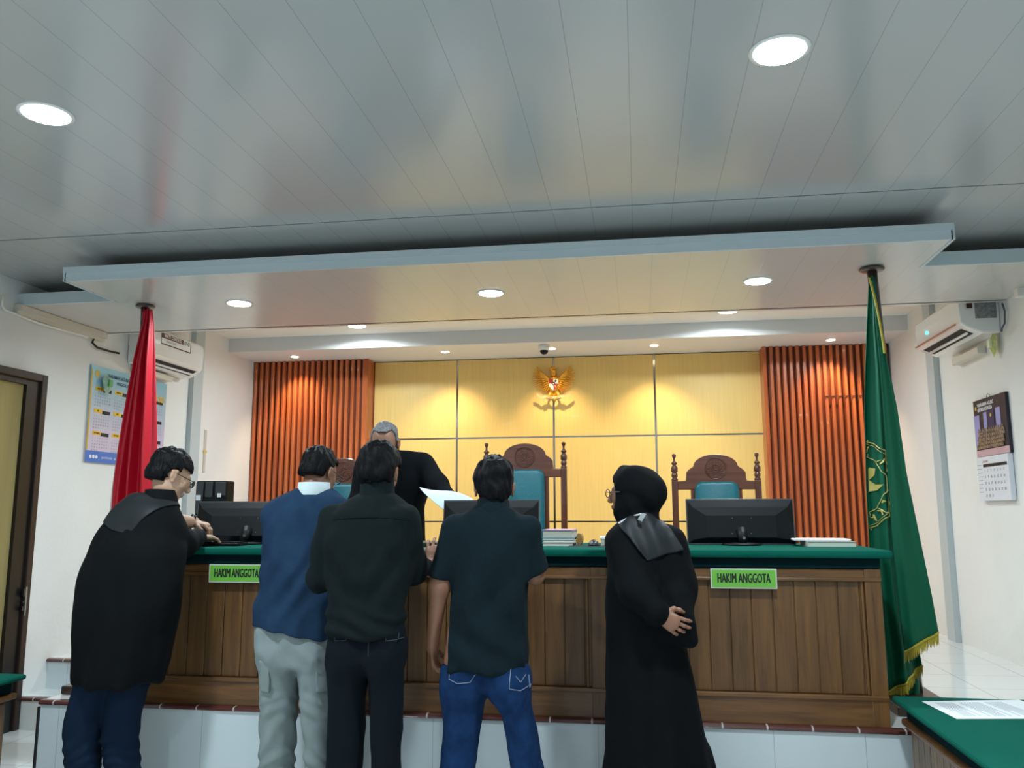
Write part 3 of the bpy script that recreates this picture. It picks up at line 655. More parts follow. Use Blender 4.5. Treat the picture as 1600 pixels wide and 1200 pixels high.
bobj('label_print', b, M_inkgrey, t)
t, ext = aircon(XR, -1, 5.72, 6.60, 2.98, 2.70, .25, 'glossy white air conditioner with a copper line above the wall calendar', 1)
b = BM(); box(b, XR-.256, XR-.245, 5.80, 6.60, 2.775, 2.783); bobj('copper_line', b, mat('copper', (.5, .18, .08), .3, metal=.6), t)
b = BM(); box(b, XR-.256, XR-.25, 6.33, 6.36, 2.83, 2.85); bobj('display', b, mat('cyan_display', (.1, .8, .9), .4, emit=(.1, .8, .95), es=1.5), t)
b = BM(); box(b, XR-.15, XR-.02, 5.715, 5.72, 2.80, 2.95); bobj('sticker', b, mat('ac_sticker', (.35, .35, .36), .5, noise=.6, nscale=60), t)
b = BM(); box(b, XR-.20, XR-.165, 5.714, 5.72, 2.87, 2.91); bobj('receiver_window', b, mat('receiver', s2l(60, 24, 20), .3), t)
# pipe covers below the units
for X, s, ya, yb, nm in ((XL, 1, 5.2, 6.35, 0), (XR, -1, 5.97, 6.45, 1)):
    b = BM(); (box(b, X, X+.06, 5.98, 6.50, 2.655, 2.705) if s > 0 else box(b, X-.06, X, ya, yb, 2.61, 2.66))
    tag(bobj('pipe_cover', b, mat('pipe_cover', (.68, .64, .55), .5), bevel=.006), ['cream pipe trunking under the left air conditioner', 'cream pipe trunking under the right air conditioner'][nm], 'pipe trunking')
b = BM(); pts = [atx(x, y, XL+.02) for x, y in ((163, 520), (148, 527), (144, 535), (152, 543), (172, 549), (186, 552))]; tube(b, pts, .008, 8)
tag(bobj('cable', b, M_blackm, smooth=True), 'black cable looping from the soffit to the left air conditioner', 'cable')
b = BM(); pts = [atx(x, y, XL+.02) for x, y in ((5, 460), (3, 478), (8, 484), (60, 505), (128, 524), (136, 527), (142, 519))]; tube(b, pts, .009, 8)
tag(bobj('cable', b, M_white, smooth=True), 'white cable running along the left wall just under the soffit', 'cable')
b = BM(); pts = [atx(x, y, XR-.02) for x, y in ((1566, 474), (1570, 486), (1570, 505), (1566, 512), (1565, 518))]; tube(b, pts, .006, 8)
tag(bobj('cable', b, M_inkgrey, smooth=True), 'grey cable hooked beside the right air conditioner', 'cable')
def hang(p, s, label):
    """little crumpled packet hanging from a wall pin"""
    t = thing('air_freshener', label, 'air freshener', p, 'hanging air fresheners')
    b = BM(); X = p[0]
    o = [(-.055, .02), (-.01, .085), (.05, .02), (.06, -.03), (.01, -.085), (-.03, -.05)]
    a = [b.verts.new((X+s*.012, p[1]+q[0], p[2]+q[1])) for q in o]; c = b.verts.new((X+s*.045, p[1]+.004, p[2]+.005)); c2 = b.verts.new((X+s*.005, p[1], p[2]))
    for i in range(6): b.faces.new((a[i], a[(i+1) % 6], c)); b.faces.new((a[(i+1) % 6], a[i], c2))
    bobj('packet', b, mat('packet_%g' % s, s2l(170, 205, 185) if s > 0 else s2l(196, 205, 130), .35, noise=.35, nscale=25), t)
    b = BM(); box(b, X+min(s*.03, s*.046), X+max(s*.03, s*.046), p[1]-.018, p[1]+.02, p[2]-.02, p[2]+.03); bobj('leaf_print', b, mat('leaf_green_%g' % s, s2l(90, 160, 90) if s > 0 else s2l(225, 228, 190), .5), t)
hang(atx(165, 600, XL+.03), 1, 'small green and white air freshener pinned over the wall calendar')
hang(atx(1556, 538, XR-.02), -1, 'small yellow-green air freshener hanging under the right air conditioner')
# tape strip on left wall
b = BM(); q0, q1 = atx(321, 672, XL), atx(319, 738, XL); box(b, XL, XL+.006, q0.y-.02, q0.y+.02, q1.z, q0.z)
tg = tag(bobj('plastic_strip', b, mat('clear_strip', (.60, .56, .50), .2)), 'clear plastic strip with yellow tape hung on the left wall', 'plastic strip')
b = BM(); zz = atx(321, 706, XL).z; box(b, XL+.001, XL+.009, q0.y-.03, q0.y+.03, zz-.012, zz+.012); bobj('yellow_tape', b, mat('yellow_tape', s2l(210, 190, 110), .5), tg)

# left calendar (year planner)
y0, y1 = 5.495, 6.49; zt, zb = 2.632, 1.918
M = frame_matrix((XL+.012, (y0+y1)/2, (zt+zb)/2), (0, 1, 0), (0, 0, 1)); cw, chh = y1-y0, zt-zb
t = thing('wall_calendar', 'large blue year planner calendar on the left wall behind the red flag', 'calendar', (XL, (y0+y1)/2, zb), None)
b = BM(); box(b, -cw/2, cw/2, -.002, .008, -chh/2, chh/2, M)
mc = mat('planner_paper', s2l(150, 200, 214), .3, coat=.4); N, L = mc.node_tree.nodes, mc.node_tree.links
sp = N.new('ShaderNodeSeparateXYZ'); L.new(N['Texture Coordinate'].outputs['Generated'], sp.inputs[0]); rp = N.new('ShaderNodeValToRGB')
rp.color_ramp.elements[0].color = (*s2l(206, 196, 222), 1); rp.color_ramp.elements[0].position = .25; rp.color_ramp.elements[1].color = (*s2l(140, 196, 212), 1); rp.color_ramp.elements[1].position = .95
L.new(sp.outputs['Z'], rp.inputs['Fac']); L.new(rp.outputs['Color'], N['Principled BSDF'].inputs['Base Color'])
bobj('sheet', b, mc, t)
b = BM(); box(b, -cw/2, cw/2, -.003, 0, -chh/2, -chh/2+.085, M); bobj('footer_band', b, mat('planner_blue', s2l(72, 118, 200), .4), t)
b = BM(); box(b, -cw/2, -cw/2+.018, -.003, 0, -chh/2+.085, chh/2-.03, M); bobj('gold_edge', b, M_goldd, t)
b = BM(); text_bm(b, 'MAHKAMAH AGUNG REPUBLIK INDONESIA', .040, -.02, chh/2-.055, M, sx=.78, off=.0008, y=-.004); text_bm(b, 'PENGADILAN AGAMA', .034, -.06, chh/2-.10, M, sx=.78, off=.0006, y=-.004)
bobj('heading', b, mat('planner_ink', s2l(40, 60, 90), .6), t)
b = BM(); text_bm(b, 'KALENDER 2025', .066, .30, chh/2-.145, M, sx=.72, off=.002, y=-.004); bobj('year_lettering', b, mat('planner_yellow', s2l(236, 190, 40), .5), t)
b = BM(); lathe(b, [(.028, 0), (.028, .003)], n=20, M=M @ Matrix.Translation((-cw/2+.07, -.002, chh/2-.06)) @ Matrix.Rotation(math.pi/2, 4, 'X')); bobj('seal', b, M_goldd, t)
months = ['JANUARI', 'FEBRUARI', 'MARET', 'APRIL', 'MEI', 'JUNI', 'JULI', 'AGUSTUS', 'SEPTEMBER', 'OKTOBER', 'NOVEMBER', 'DESEMBER']
bt, bn = BM(), BM()
for j in range(3):
    for i in range(4):
        cx, cz = -cw/2+.155+i*.232, chh/2-.175-j*.165
        b = BM(); box(b, cx-.095, cx+.0, -.004, 0, cz-.006, cz+.022, M); bobj('month_tab', b, MATS['planner_yellow'], t)
        b = BM(); box(b, cx-.0, cx+.095, -.0035, 0, cz-.012, cz+.014, M); bobj('month_bar', b, M_blackm, t)
        text_bm(bt, months[j*4+i], .017, cx-.048, cz+.008, M, sx=.8, off=.0004, y=-.005)
        n = 1
        for r in range(5):
            row = '  '.join('%2d' % min(31, n+c) for c in range(7)); n += 7
            for c in range(7):
                if r*7+c < 31: text_bm(bn, str(r*7+c+1), .015, cx-.09+c*.028, cz-.030-r*.022, M, y=-.004)
bobj('month_names', bt, M_ink, t); bobj('dates', bn, M_inkgrey, t)
b = BM(); text_bm(b, 'pa-indonesia   pa.go.id', .028, -.20, -chh/2+.042, M, sx=.9, y=-.0045)
for k in range(3): lathe(b, [(.013, 0), (.013, .003)], n=14, M=M @ Matrix.Translation((-cw/2+.055+k*.034, -.003, -chh/2+.042)) @ Matrix.Rotation(math.pi/2, 4, 'X'))
bobj('footer_lettering', b, M_paper, t)

# right calendar
ya, yb_ = 6.22, 5.70; 
M = frame_matrix((XR-.02, (ya+yb_)/2, 1.965), (0, -1, 0), (0, 0, 1)); w = ya-yb_; top_, mid, bot_ = .345, -.045, -.345
t = thing('wall_calendar', 'tall two-part wall calendar with a group photo on the right wall', 'calendar', (XR, (ya+yb_)/2, 1.62))
b = BM(); box(b, -w/2, w/2, -.004, .018, mid, top_, M); bobj('photo_board', b, mat('cal_dark', s2l(30, 28, 46), .5), t, bevel=.002)
b = BM(); box(b, -w/2+.01, w/2-.012, -.016, .016, bot_, mid-.004, M); bobj('date_pad', b, mat('cal_pages', (.72, .74, .80), .6), t, bevel=.002)
for x0, x1, z0, z1 in ((-w/2+.0, -w/2+.09, .03, .24), (-.10, -.045, .06, .25), (.10, .17, .06, .26)):
    b = BM(); box(b, x0, x1, -.006, 0, z0, z1, M); bobj('photo_column', b, mat('cal_lilac', s2l(150, 150, 205), .5), t)
b = BM(); box(b, -.02, .07, -.006, 0, .09, .25, M); bobj('photo_backdrop', b, mat('cal_navy', s2l(40, 40, 90), .5), t)
b = BM(); box(b, -w/2, w/2, -.0055, 0, mid+.0, mid+.045, M); bobj('photo_floor', b, mat('cal_pinkfloor', s2l(200, 165, 175), .5), t)
b = BM(); R2 = random.Random(3)
for r in range(5):
    for k in range(16-r):
        x = -w/2+.05+(w-.10)*(k+.5*(r % 2))/(16-r)+r*.006; z = mid+.050+r*.026
        lathe(b, [(.0085, 0), (.010, .016), (.004, .022), (.006, .026), (.005, .034)], n=6, M=M @ Matrix.Translation((x, -.007-.001*(4-r), z)))
bobj('photo_people', b, mat('cal_people', s2l(190, 160, 130), .6, col2=s2l(110, 80, 60), nscale=70), t)
b = BM(); text_bm(b, 'MAHKAMAH AGUNG', .034, -w/2+.075, .305, M, sx=.82, off=.001, y=-.006, align='LEFT'); text_bm(b, 'REPUBLIK INDONESIA', .034, -w/2+.075, .272, M, sx=.72, off=.001, y=-.006, align='LEFT'); bobj('heading', b, M_paper, t)
b = BM(); lathe(b, [(.014, 0), (.014, .003)], n=16, M=M @ Matrix.Translation((-w/2+.05, -.005, .288)) @ Matrix.Rotation(math.pi/2, 4, 'X')); lathe(b, [(.012, 0), (.012, .003)], n=16, M=M @ Matrix.Translation((.03, -.007, .22)) @ Matrix.Rotation(math.pi/2, 4, 'X')); bobj('seal', b, M_goldd, t)
b = BM(); box(b, -w/2+.12, w/2-.03, -.018, -.014, mid-.075, mid-.055, M); bobj('weekday_bar', b, M_blackm, t)
b = BM(); text_bm(b, 'JANUARI', .022, -w/2+.16, mid-.038, M, y=-.018); bobj('month_name', b, M_redink, t)
b = BM(); n = 1
for r in range(5):
    for c in range(7):
        if n <= 31: text_bm(b, str(n), .026, -w/2+.14+c*.050, mid-.100-r*.042, M, y=-.018)
        n += 1
for k in range(8): box(b, -w/2+.02, -w/2+.09, -.0175, -.014, mid-.06-k*.026, mid-.058-k*.026, M)
bobj('dates', b, M_inkgrey, t)
b = BM(); tube(b, [M @ Vector((x, -.002, z)) for x, z in ((-.03, .345), (-.02, .36), (0, .368), (.02, .36), (.03, .345))], .002, 6); bobj('hanger', b, M_chrome, t)

# ================================================================== FOREGROUND TABLES
def side_table(x0, x1, y0, y1, zt, label):
    t = thing('side_table', label, 'table', ((x0+x1)/2, (y0+y1)/2, 0), 'green-topped side tables')
    b = BM(); box(b, x0, x1, y0, y1, zt-.026, zt); bobj('cloth_top', b, M_felt, t, bevel=.011)
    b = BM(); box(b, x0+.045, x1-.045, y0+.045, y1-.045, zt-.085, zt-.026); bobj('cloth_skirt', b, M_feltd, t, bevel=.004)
    b = BM(); box(b, x0+.025, x1-.025, y0+.025, y1-.025, zt-.115, zt-.085); bobj('rail', b, M_deskf, t, bevel=.01)
    b = BM(); box(b, x0+.06, x1-.06, y0+.06, y1-.06, 0.005, zt-.115)
    bobj('body', b, wood_mat('side_table_planks', s2l(132, 100, 62), s2l(84, 58, 32), .45, plank=.075, axis='Y'), t)
    for xa in (x0+.055, x1-.0605):
        b = BM(); y = y0+.06
        while y < y1-.065: box(b, xa, xa+.0055, y+.0025, min(y+.0725, y1-.06), .02, zt-.13); y += .075
        bobj('plank_face', b, MATS['side_table_planks'], t)
    return t
side_table(1.075, 2.30, 2.1, 4.03, .75, 'green-topped wooden table in the lower right corner with a printed sheet on it')
side_table(-3.93, -3.07, 2.4, 3.95, .75, 'green-topped wooden table at the lower left edge in front of the dark door')
t = thing('document_sheet', 'printed sheet with a purple stamp lying on the right green table', 'paper', (1.38, 3.85, .75))
q = [atz(1440, 1096, .7515), atz(1592, 1093.5, .7515), atz(1680, 1123, .7515), atz(1495, 1123.5, .7515)]
b = BM(); lo = [b.verts.new(v) for v in q]; hi = [b.verts.new(v+Vector((0, 0, .0006))) for v in q]; b.faces.new(lo[::-1]); b.faces.new(hi)
for i in range(4): b.faces.new((lo[i], lo[(i+1) % 4], hi[(i+1) % 4], hi[i]))
bobj('sheet', b, M_paper, t)
def onq(u, v): return (q[0]*(1-u)+q[1]*u)*(1-v)+(q[3]*(1-u)+q[2]*u)*v+Vector((0, 0, .001))
b = BM()
for k in range(26):
    u = .10+.026*k
    if k in (7, 8, 17, 18): continue
    L0 = .86 if k % 5 else .6
    c = [onq(u, .10), onq(u+.008, .10), onq(u+.008, L0), onq(u, L0)]; b.faces.new([b.verts.new(v) for v in c])
bobj('printed_lines', b, mat('print_grey', s2l(150, 158, 170), .8), t)
b = BM(); cpt = onq(.86, .55); tube(b, [cpt+Vector((.030*math.cos(a), .022*math.sin(a), 0)) for a in [k*.35 for k in range(19)]], .0016, 5, False); text_bm(b, 'DINAS', .018, 0, 0, Matrix.Identity(4), fn=lambda a, c: cpt+Vector((a, c, .0005)))
bobj('stamp', b, mat('purple_ink', s2l(110, 80, 170), .7), t)

# ================================================================== FLAGS
class Sheet:
    """hanging cloth: rows (photo y, left x, right x) at depth Y with vertical pleats"""
    def __init__(s, Y, rows, pleats, amp, ph=0, back=.0, sharp=1.0):
        s.Y, s.pl, s.amp, s.ph, s.back, s.sharp = Y, pleats, amp, ph, back, sharp
        R = []
        for py, xl, xr in rows:
            a, b_ = at(xl, py, Y), at(xr, py, Y); R.append((a.z, a.x, b_.x, b_.z))
        s.R = R; s.vs = np.linspace(0, 1, len(R))
    def __call__(s, u, v):
        f = v*(len(s.R)-1); i = min(int(f), len(s.R)-2); t = f-i
        A = [s.R[i][k]*(1-t)+s.R[i+1][k]*t for k in range(4)]
        g = .25+.75*min(1, v*1.6)
        w = math.sin(u*s.pl*2*math.pi+s.ph+.5*math.sin(v*4)); w2 = math.sin(u*s.pl*4.7*math.pi+1.3+v*2)
        y = s.Y-s.amp*g*(w*.75+w2*.28) - .03*g*math.sin(u*math.pi) + s.back*v
        x = A[1]+(A[2]-A[1])*(u+.10/s.pl*math.cos(u*s.pl*2*math.pi+s.ph)*math.sin(u*math.pi)*.8)
        return Vector((x, y, A[0]*(1-u)+A[3]*u))
    def mesh(s, b, nu, nv, v1=1.0, hem=None):
        g = [[b.verts.new(s(i/nu, v1*j/nv)) for i in range(nu+1)] for j in range(nv+1)]
        for j in range(nv):
            for i in range(nu): b.faces.new((g[j][i], g[j][i+1], g[j+1][i+1], g[j+1][i]))
def solid(o, th=.004):
    md = o.modifiers.new('s', 'SOLIDIFY'); md.thickness = th; return o
def fringe(b, S, v0, u0, u1, n, L, seed):
    R = random.Random(seed)
    for k in range(n):
        u = u0+(u1-u0)*k/(n-1); p = S(u, v0); d = Vector((R.uniform(-.004, .004), R.uniform(-.004, .004), -L*R.uniform(.8, 1.1)))
        tube(b, [p+Vector((0, -.003, .004)), p+d*.5, p+d], .0022, 4, False, radii=[.003, .0025, .0012])

# red-and-white flag
PX, PY = -3.15, 4.86
t = thing('flag_stand', 'red and white flag hanging from a dark pole on the platform at the left', 'flag', (PX, PY, ZP), 'flag stands')
b = BM(); bt_ = Vector((-3.05, 4.80, ZP+.086)); tp = Vector((-3.15, 4.86, ZS-.012)); tube(b, [bt_, tp], .028, 16, radii=[.034, .026]); bobj('pole', b, mat('pole_brown', s2l(64, 48, 44), .35, coat=.4), t, True)
b = BM(); lathe(b, [(.02, -.012), (.055, -.008), (.062, 0), (.055, .008), (.02, .010)], (tp.x, tp.y, ZS-.0115), 24); bobj('pole_disc', b, MATS['pole_brown'], t, True)
b = BM(); box(b, -3.12, -2.74, 4.28, 4.98, ZP+.001, ZP+.045); box(b, -3.08, -2.80, 4.38, 4.90, ZP+.045, ZP+.085); bobj('pole_base', b, mat('base_brown', s2l(52, 36, 30), .35, coat=.3), t, bevel=.006)
FR = [(484, 230, 237), (505, 226, 239), (530, 220, 239.5), (560, 213, 240), (640, 199, 241), (700, 190, 241), (760, 182, 243), (830, 176, 246), (900, 172, 250), (960, 170, 250)]
S = Sheet(4.76, FR, 2.6, .045, .8)
b = BM(); S.mesh(b, 70, 60); solid(bobj('flag_cloth', b, mat('red_satin', s2l(178, 10, 34), .42, spec=.4, bump=.05, bscale=60), t, True))
S2 = Sheet(4.80, [(640, 196, 212), (700, 186, 205), (760, 178, 200), (830, 171, 200), (900, 166, 200), (975, 163, 205)], 1.2, .02, .3)
b = BM(); S2.mesh(b, 20, 30); solid(bobj('white_half', b, mat('white_satin', (.75, .75, .76), .5), t, True))
b = BM(); tube(b, [tp+Vector((.01, -.03, -.02)), tp+Vector((.035, -.06, -.07)), tp+Vector((.05, -.065, -.15)), tp+Vector((.045, -.06, -.22))], .01, 8, radii=[.006, .012, .014, .006]); bobj('tie', b, MATS['red_satin'], t, True)

# green court flag
t = thing('flag_stand', 'green flag with gold fringe and emblem on a dark pole at the bench end', 'flag', (1.33, 4.75, ZP), 'flag stands')
tp = Vector((1.31, 4.72, ZS-.012)); bt_ = at(1434, 1112, 4.78); bt_.z = ZP+.045
b = BM(); tube(b, [bt_, tp], .03, 16, radii=[.033, .027]); bobj('pole', b, MATS['pole_brown'], t, True)
b = BM(); lathe(b, [(.02, -.012), (.06, -.008), (.068, 0), (.06, .008), (.02, .010)], (tp.x, tp.y, ZS-.0115), 24); bobj('pole_disc', b, MATS['pole_brown'], t, True)
b = BM(); box(b, bt_.x-.20, bt_.x+.08, 4.40, 4.92, ZP+.001, ZP+.045); bobj('pole_base', b, MATS['base_brown'], t, bevel=.006)
Mg = mat('green_satin', s2l(6, 88, 62), .6, spec=.25, bump=.05, bscale=60)
G1 = Sheet(4.66, [(432, 1356, 1372), (470, 1354, 1378), (560, 1352, 1386), (660, 1350, 1402), (760, 1353, 1420), (860, 1358, 1441), (960, 1364, 1461), (1012, 1395, 1467)], 1.5, .030, 2.2)
# right-hand panel (full length to its fringe)
GA = Sheet(4.60, [(440, 1364, 1366), (500, 1368, 1373), (545, 1372, 1382), (640, 1379, 1401), (740, 1386, 1415), (840, 1393, 1436), (930, 1402, 1455), (1000, 1411, 1464)], .8, .018, 1.2)
for k, rr in enumerate(((1012, 0), )):
    pass
# slanted hem: drop the left end of the last row
z_, xl_, xr_, zr_ = GA.R[-1]; GA.R[-1] = (at(1409, 1018, 4.60).z, xl_, at(1466, 988, 4.60).x, at(1466, 988, 4.60).z)
b = BM(); GA.mesh(b, 36, 60); solid(bobj('flag_cloth', b, Mg, t, True))
GB = Sheet(4.68, [(432, 1357, 1367), (520, 1353, 1376), (575, 1351, 1386), (640, 1350, 1392), (760, 1352, 1400), (860, 1357, 1410), (960, 1366, 1424), (1060, 1380, 1441)], 1.6, .035, 2.6)
GB.R[-1] = (at(1388, 1088, 4.68).z, at(1380, 1088, 4.68).x, at(1441, 1040, 4.68).x, at(1441, 1040, 4.68).z)
b = BM(); GB.mesh(b, 50, 60); solid(bobj('flag_fold', b, Mg, t, True))
GC = Sheet(4.74, [(900, 1366, 1420), (1000, 1370, 1430), (1115, 1385, 1438)], 1.3, .02, .6)
b = BM(); GC.mesh(b, 30, 20); solid(bobj('flag_fold', b, Mg, t, True))
b = BM(); fringe(b, GA, 1.0, 0, 1, 60, .055, 1); fringe(b, GB, 1.0, 0, 1, 70, .055, 2); fringe(b, GC, 1.0, 0, .6, 30, .05, 5)
for S_ in (GA, GB): tube(b, [S_(k/30, 1.0)+Vector((0, -.004, 0)) for k in range(31)], .006, 6)
tube(b, [at(x_, y_, 4.56) for x_, y_ in ((1358, 434), (1361, 444), (1366, 462), (1370, 480), (1375, 505), (1380, 535), (1382, 552))], .006, 6)
bobj('gold_fringe', b, mat('gold_thread', s2l(178, 160, 50), .6), t)
# emblem embroidered on the left fold: position is (across, down) in metres on the cloth
def on_gb(a, c):
    """a metres right of the fold's left edge, c metres down from the emblem top"""
    z = at(1356, 688, 4.66).z - c
    zt0, zb0 = GB.R[0][0], GB.R[-2][0]; v = None
    lo, hi = 0., 1.
    for _ in range(24):
        mid = (lo+hi)/2
        if GB(.3, mid).z > z: lo = mid
        else: hi = mid
    v = lo; L_, R_ = GB(0, v), GB(1, v); u = min(1, max(0, a/max(.01, R_.x-L_.x)))
    p = GB(u, v); n_ = (GB(min(1, u+.02), v)-GB(max(0, u-.02), v)).cross(GB(u, min(1, v+.01))-GB(u, max(0, v-.01)))
    n_ = n_.normalized()
    if n_.y > 0: n_ = -n_
    return p+n_*.013
b = BM(); EC = (-.025, .235)
def arc(rx, rz, a0, a1, th, dy=0):
    n = 40; tube(b, [on_gb(EC[0]+rx*math.sin(a0+(a1-a0)*k/n), EC[1]+dy-rz*math.cos(a0+(a1-a0)*k/n)) for k in range(n+1) if EC[0]+rx*math.sin(a0+(a1-a0)*k/n) >= 0], th, 5)
arc(.150, .240, .18, 2.95, .003); arc(.142, .228, .18, 2.95, .0015); arc(.106, .165, .25, 2.88, .0025)
for k, chs in enumerate('N NG HEKA'):
    a = .32+k*.29
    if chs == ' ': continue
    ca, sa = math.cos(a), math.sin(a); cx0, cz0 = EC[0]+.124*sa, EC[1]-.197*ca
    text_bm(b, chs, .046, 0, 0, None, sx=.75, off=.001, fn=lambda x_, z_: on_gb(cx0+x_*ca+z_*sa, cz0+x_*sa-z_*ca))
leaf = [(0, .15), (.02, .16), (.03, .145), (.045, .15), (.042, .185), (.03, .21), (.045, .235), (.075, .235), (.055, .265), (.025, .275), (.0, .27)]
b.faces.new([b.verts.new(on_gb(x_, z_)) for x_, z_ in leaf])
bobj('emblem', b, mat('gold_thread_light', s2l(190, 172, 90), .55), t)


# ================================================================== PEOPLE
def vnoise(X, Y, Z, seed):
    """smooth value noise on broadcastable coordinates, range -1..1"""
    R = np.random.RandomState(seed).rand(24, 24, 24)*2-1
    X, Y, Z = np.broadcast_arrays(X, Y, Z)
    def sp(a):
        i = np.floor(a).astype(int); f = a-i; return i % 24, (i+1) % 24, f*f*(3-2*f)
    (x0, x1, fx), (y0, y1, fy), (z0, z1, fz) = sp(X), sp(Y), sp(Z)
    def L(a, b_, f): return a+(b_-a)*f
    return L(L(L(R[x0, y0, z0], R[x1, y0, z0], fx), L(R[x0, y1, z0], R[x1, y1, z0], fx), fy),
             L(L(R[x0, y0, z1], R[x1, y0, z1], fx), L(R[x0, y1, z1], R[x1, y1, z1], fx), fy), fz)
class Field:
    """a volume of signed distances from which one continuous skin is drawn"""
    def __init__(s, lo, hi, h):
        s.lo = np.array(lo, float); s.h = h; n = np.ceil((np.array(hi)-s.lo)/h).astype(int)+1; s.n = n
        s.ax = [s.lo[i]+np.arange(n[i])*h for i in range(3)]; s.v = np.ones(n, np.float32)
    def reg(s, lo, hi, pad=.04):
        i0 = np.maximum(0, np.floor((np.array(lo)-pad-s.lo)/s.h).astype(int)); i1 = np.minimum(s.n, np.ceil((np.array(hi)+pad-s.lo)/s.h).astype(int)+1)
        if (i1 <= i0).any(): return None, None
        sl = tuple(slice(a, b_) for a, b_ in zip(i0, i1))
        return sl, (s.ax[0][sl[0]][:, None, None], s.ax[1][sl[1]][None, :, None], s.ax[2][sl[2]][None, None, :])
    def comb(s, sl, d, k, mode='add'):
        a = s.v[sl]
        if mode == 'sub': d = -d; a = -a; hh = np.maximum(k-np.abs(a-(-d*-1)), 0) if 0 else None
        if mode == 'add':
            hh = np.maximum(k-np.abs(a-d), 0)/k; s.v[sl] = np.minimum(a, d)-hh*hh*k*.25
        else:
            a = s.v[sl]; dd = d      # d already negated: intersection with the complement
            hh = np.maximum(k-np.abs(a-dd), 0)/k; s.v[sl] = np.maximum(a, dd)+hh*hh*k*.25
    def cap(s, a, b_, ra, rb=None, k=.02, mode='add'):
        rb = ra if rb is None else rb; a, b_ = np.array(a, float), np.array(b_, float); m = max(ra, rb)
        sl, g = s.reg(np.minimum(a, b_)-m, np.maximum(a, b_)+m)
        if sl is None: return
        ba = b_-a; L2 = (ba**2).sum()+1e-9
        t = np.clip(((g[0]-a[0])*ba[0]+(g[1]-a[1])*ba[1]+(g[2]-a[2])*ba[2])/L2, 0, 1)
        d = np.sqrt((g[0]-a[0]-ba[0]*t)**2+(g[1]-a[1]-ba[1]*t)**2+(g[2]-a[2]-ba[2]*t)**2)-(ra+(rb-ra)*t)
        s.comb(sl, d, k, mode)
    def chain(s, pts, rs, k=.02):
        for i in range(len(pts)-1): s.cap(pts[i], pts[i+1], rs[i], rs[i+1], k)
    def ell(s, c, r, ax=None, k=.02, mode='add'):
        c = np.array(c, float); r = np.array(r, float); m = r.max()
        sl, g = s.reg(c-m, c+m)
        if sl is None: return
        p = [g[i]-c[i] for i in range(3)]
        if ax is not None: p = [p[0]*a[0]+p[1]*a[1]+p[2]*a[2] for a in ax]
        k0 = np.sqrt(sum((p[i]/r[i])**2 for i in range(3)))+1e-6; k1 = np.sqrt(sum((p[i]/r[i]**2)**2 for i in range(3)))+1e-6
        s.comb(sl, k0*(k0-1)/k1, k, mode)
    def stack(s, rows, k=.02, grow=0, pw=2.2, rot=0):
        """rows (z, cx, cy, rx, ry): a trunk or leg of smoothly changing oval section"""
        rows = sorted(rows); A = np.array(rows, float); zz = s.ax[2]
        sel = (zz > A[0, 0]-.06) & (zz < A[-1, 0]+.06); zi = np.where(sel)[0]
        if len(zi) == 0: return
        fine = np.linspace(A[0, 0], A[-1, 0], 160); P = [np.interp(fine, A[:, 0], A[:, j]) for j in range(1, 5)]
        w = max(1, int(.035/((A[-1, 0]-A[0, 0])/160))); ker = np.ones(2*w+1)/(2*w+1)
        P = [np.convolve(np.pad(q, w, mode='edge'), ker, 'valid') for q in P]
        z = zz[zi]; cx, cy, rx, ry = [np.interp(z, fine, q)[None, None, :] for q in P]; rx = rx+grow; ry = ry+grow
        X = s.ax[0][:, None, None]-cx; Y = s.ax[1][None, :, None]-cy
        if rot: c_, s_ = math.cos(rot), math.sin(rot); X, Y = X*c_+Y*s_, -X*s_+Y*c_
        q = (np.abs(X/rx)**pw+np.abs(Y/ry)**pw)**(1/pw)
        d = (q-1)*np.minimum(rx, ry)
        e = np.maximum(A[0, 0]-grow-z, z-A[-1, 0]-grow)[None, None, :]
        hh = np.maximum(.03-np.abs(d-e), 0)/.03; d = np.maximum(d, e)+hh*hh*.03*.25
        s.comb((slice(None), slice(None), slice(zi[0], zi[-1]+1)), d, k)
    def cut(s, n, c, lo=None, hi=None, k=.004):
        """remove what lies on the n side of the plane through c"""
        n = np.array(n, float); n /= np.linalg.norm(n); c = np.array(c, float)
        sl, g = s.reg(s.lo if lo is None else lo, s.ax_hi() if hi is None else hi, 0)
        d = (g[0]-c[0])*n[0]+(g[1]-c[1])*n[1]+(g[2]-c[2])*n[2]; s.comb(sl, d+g[0]*0, k, 'int')
    def ax_hi(s): return [a[-1] for a in s.ax]
    def wrinkle(s, amp, sc, seed, lo=None, hi=None):
        sl, g = s.reg(s.lo if lo is None else lo, s.ax_hi() if hi is None else hi, 0)
        s.v[sl] += (amp*vnoise(g[0]*sc[0]+50, g[1]*sc[1]+50, g[2]*sc[2]+50, seed)).astype(np.float32)
    def fold(s, amp, fn):
        g = s.ax[0][:, None, None], s.ax[1][None, :, None], s.ax[2][None, None, :]; s.v += (amp*fn(*g)).astype(np.float32)
    def poly_cut(s, pts, k=.004, ymax=None, yside=-1):
        """keep only what lies inside the outline given in x,z"""
        X = s.ax[0][:, None]; Z = s.ax[2][None, :]; n = len(pts); d = np.full((len(s.ax[0]), len(s.ax[2])), 1e9); ins = np.zeros(d.shape, bool)
        for i in range(n):
            ax, az = pts[i]; bx, bz = pts[(i+1) % n]; ex, ez = bx-ax, bz-az
            t = np.clip(((X-ax)*ex+(Z-az)*ez)/(ex*ex+ez*ez+1e-12), 0, 1); d = np.minimum(d, np.hypot(X-ax-ex*t, Z-az-ez*t))
            with np.errstate(divide='ignore', invalid='ignore'):
                c = ((az > Z) != (bz > Z)) & (X < (bx-ax)*(Z-az)/((bz-az) if abs(bz-az) > 1e-9 else 1e-9)+ax)
            ins ^= c
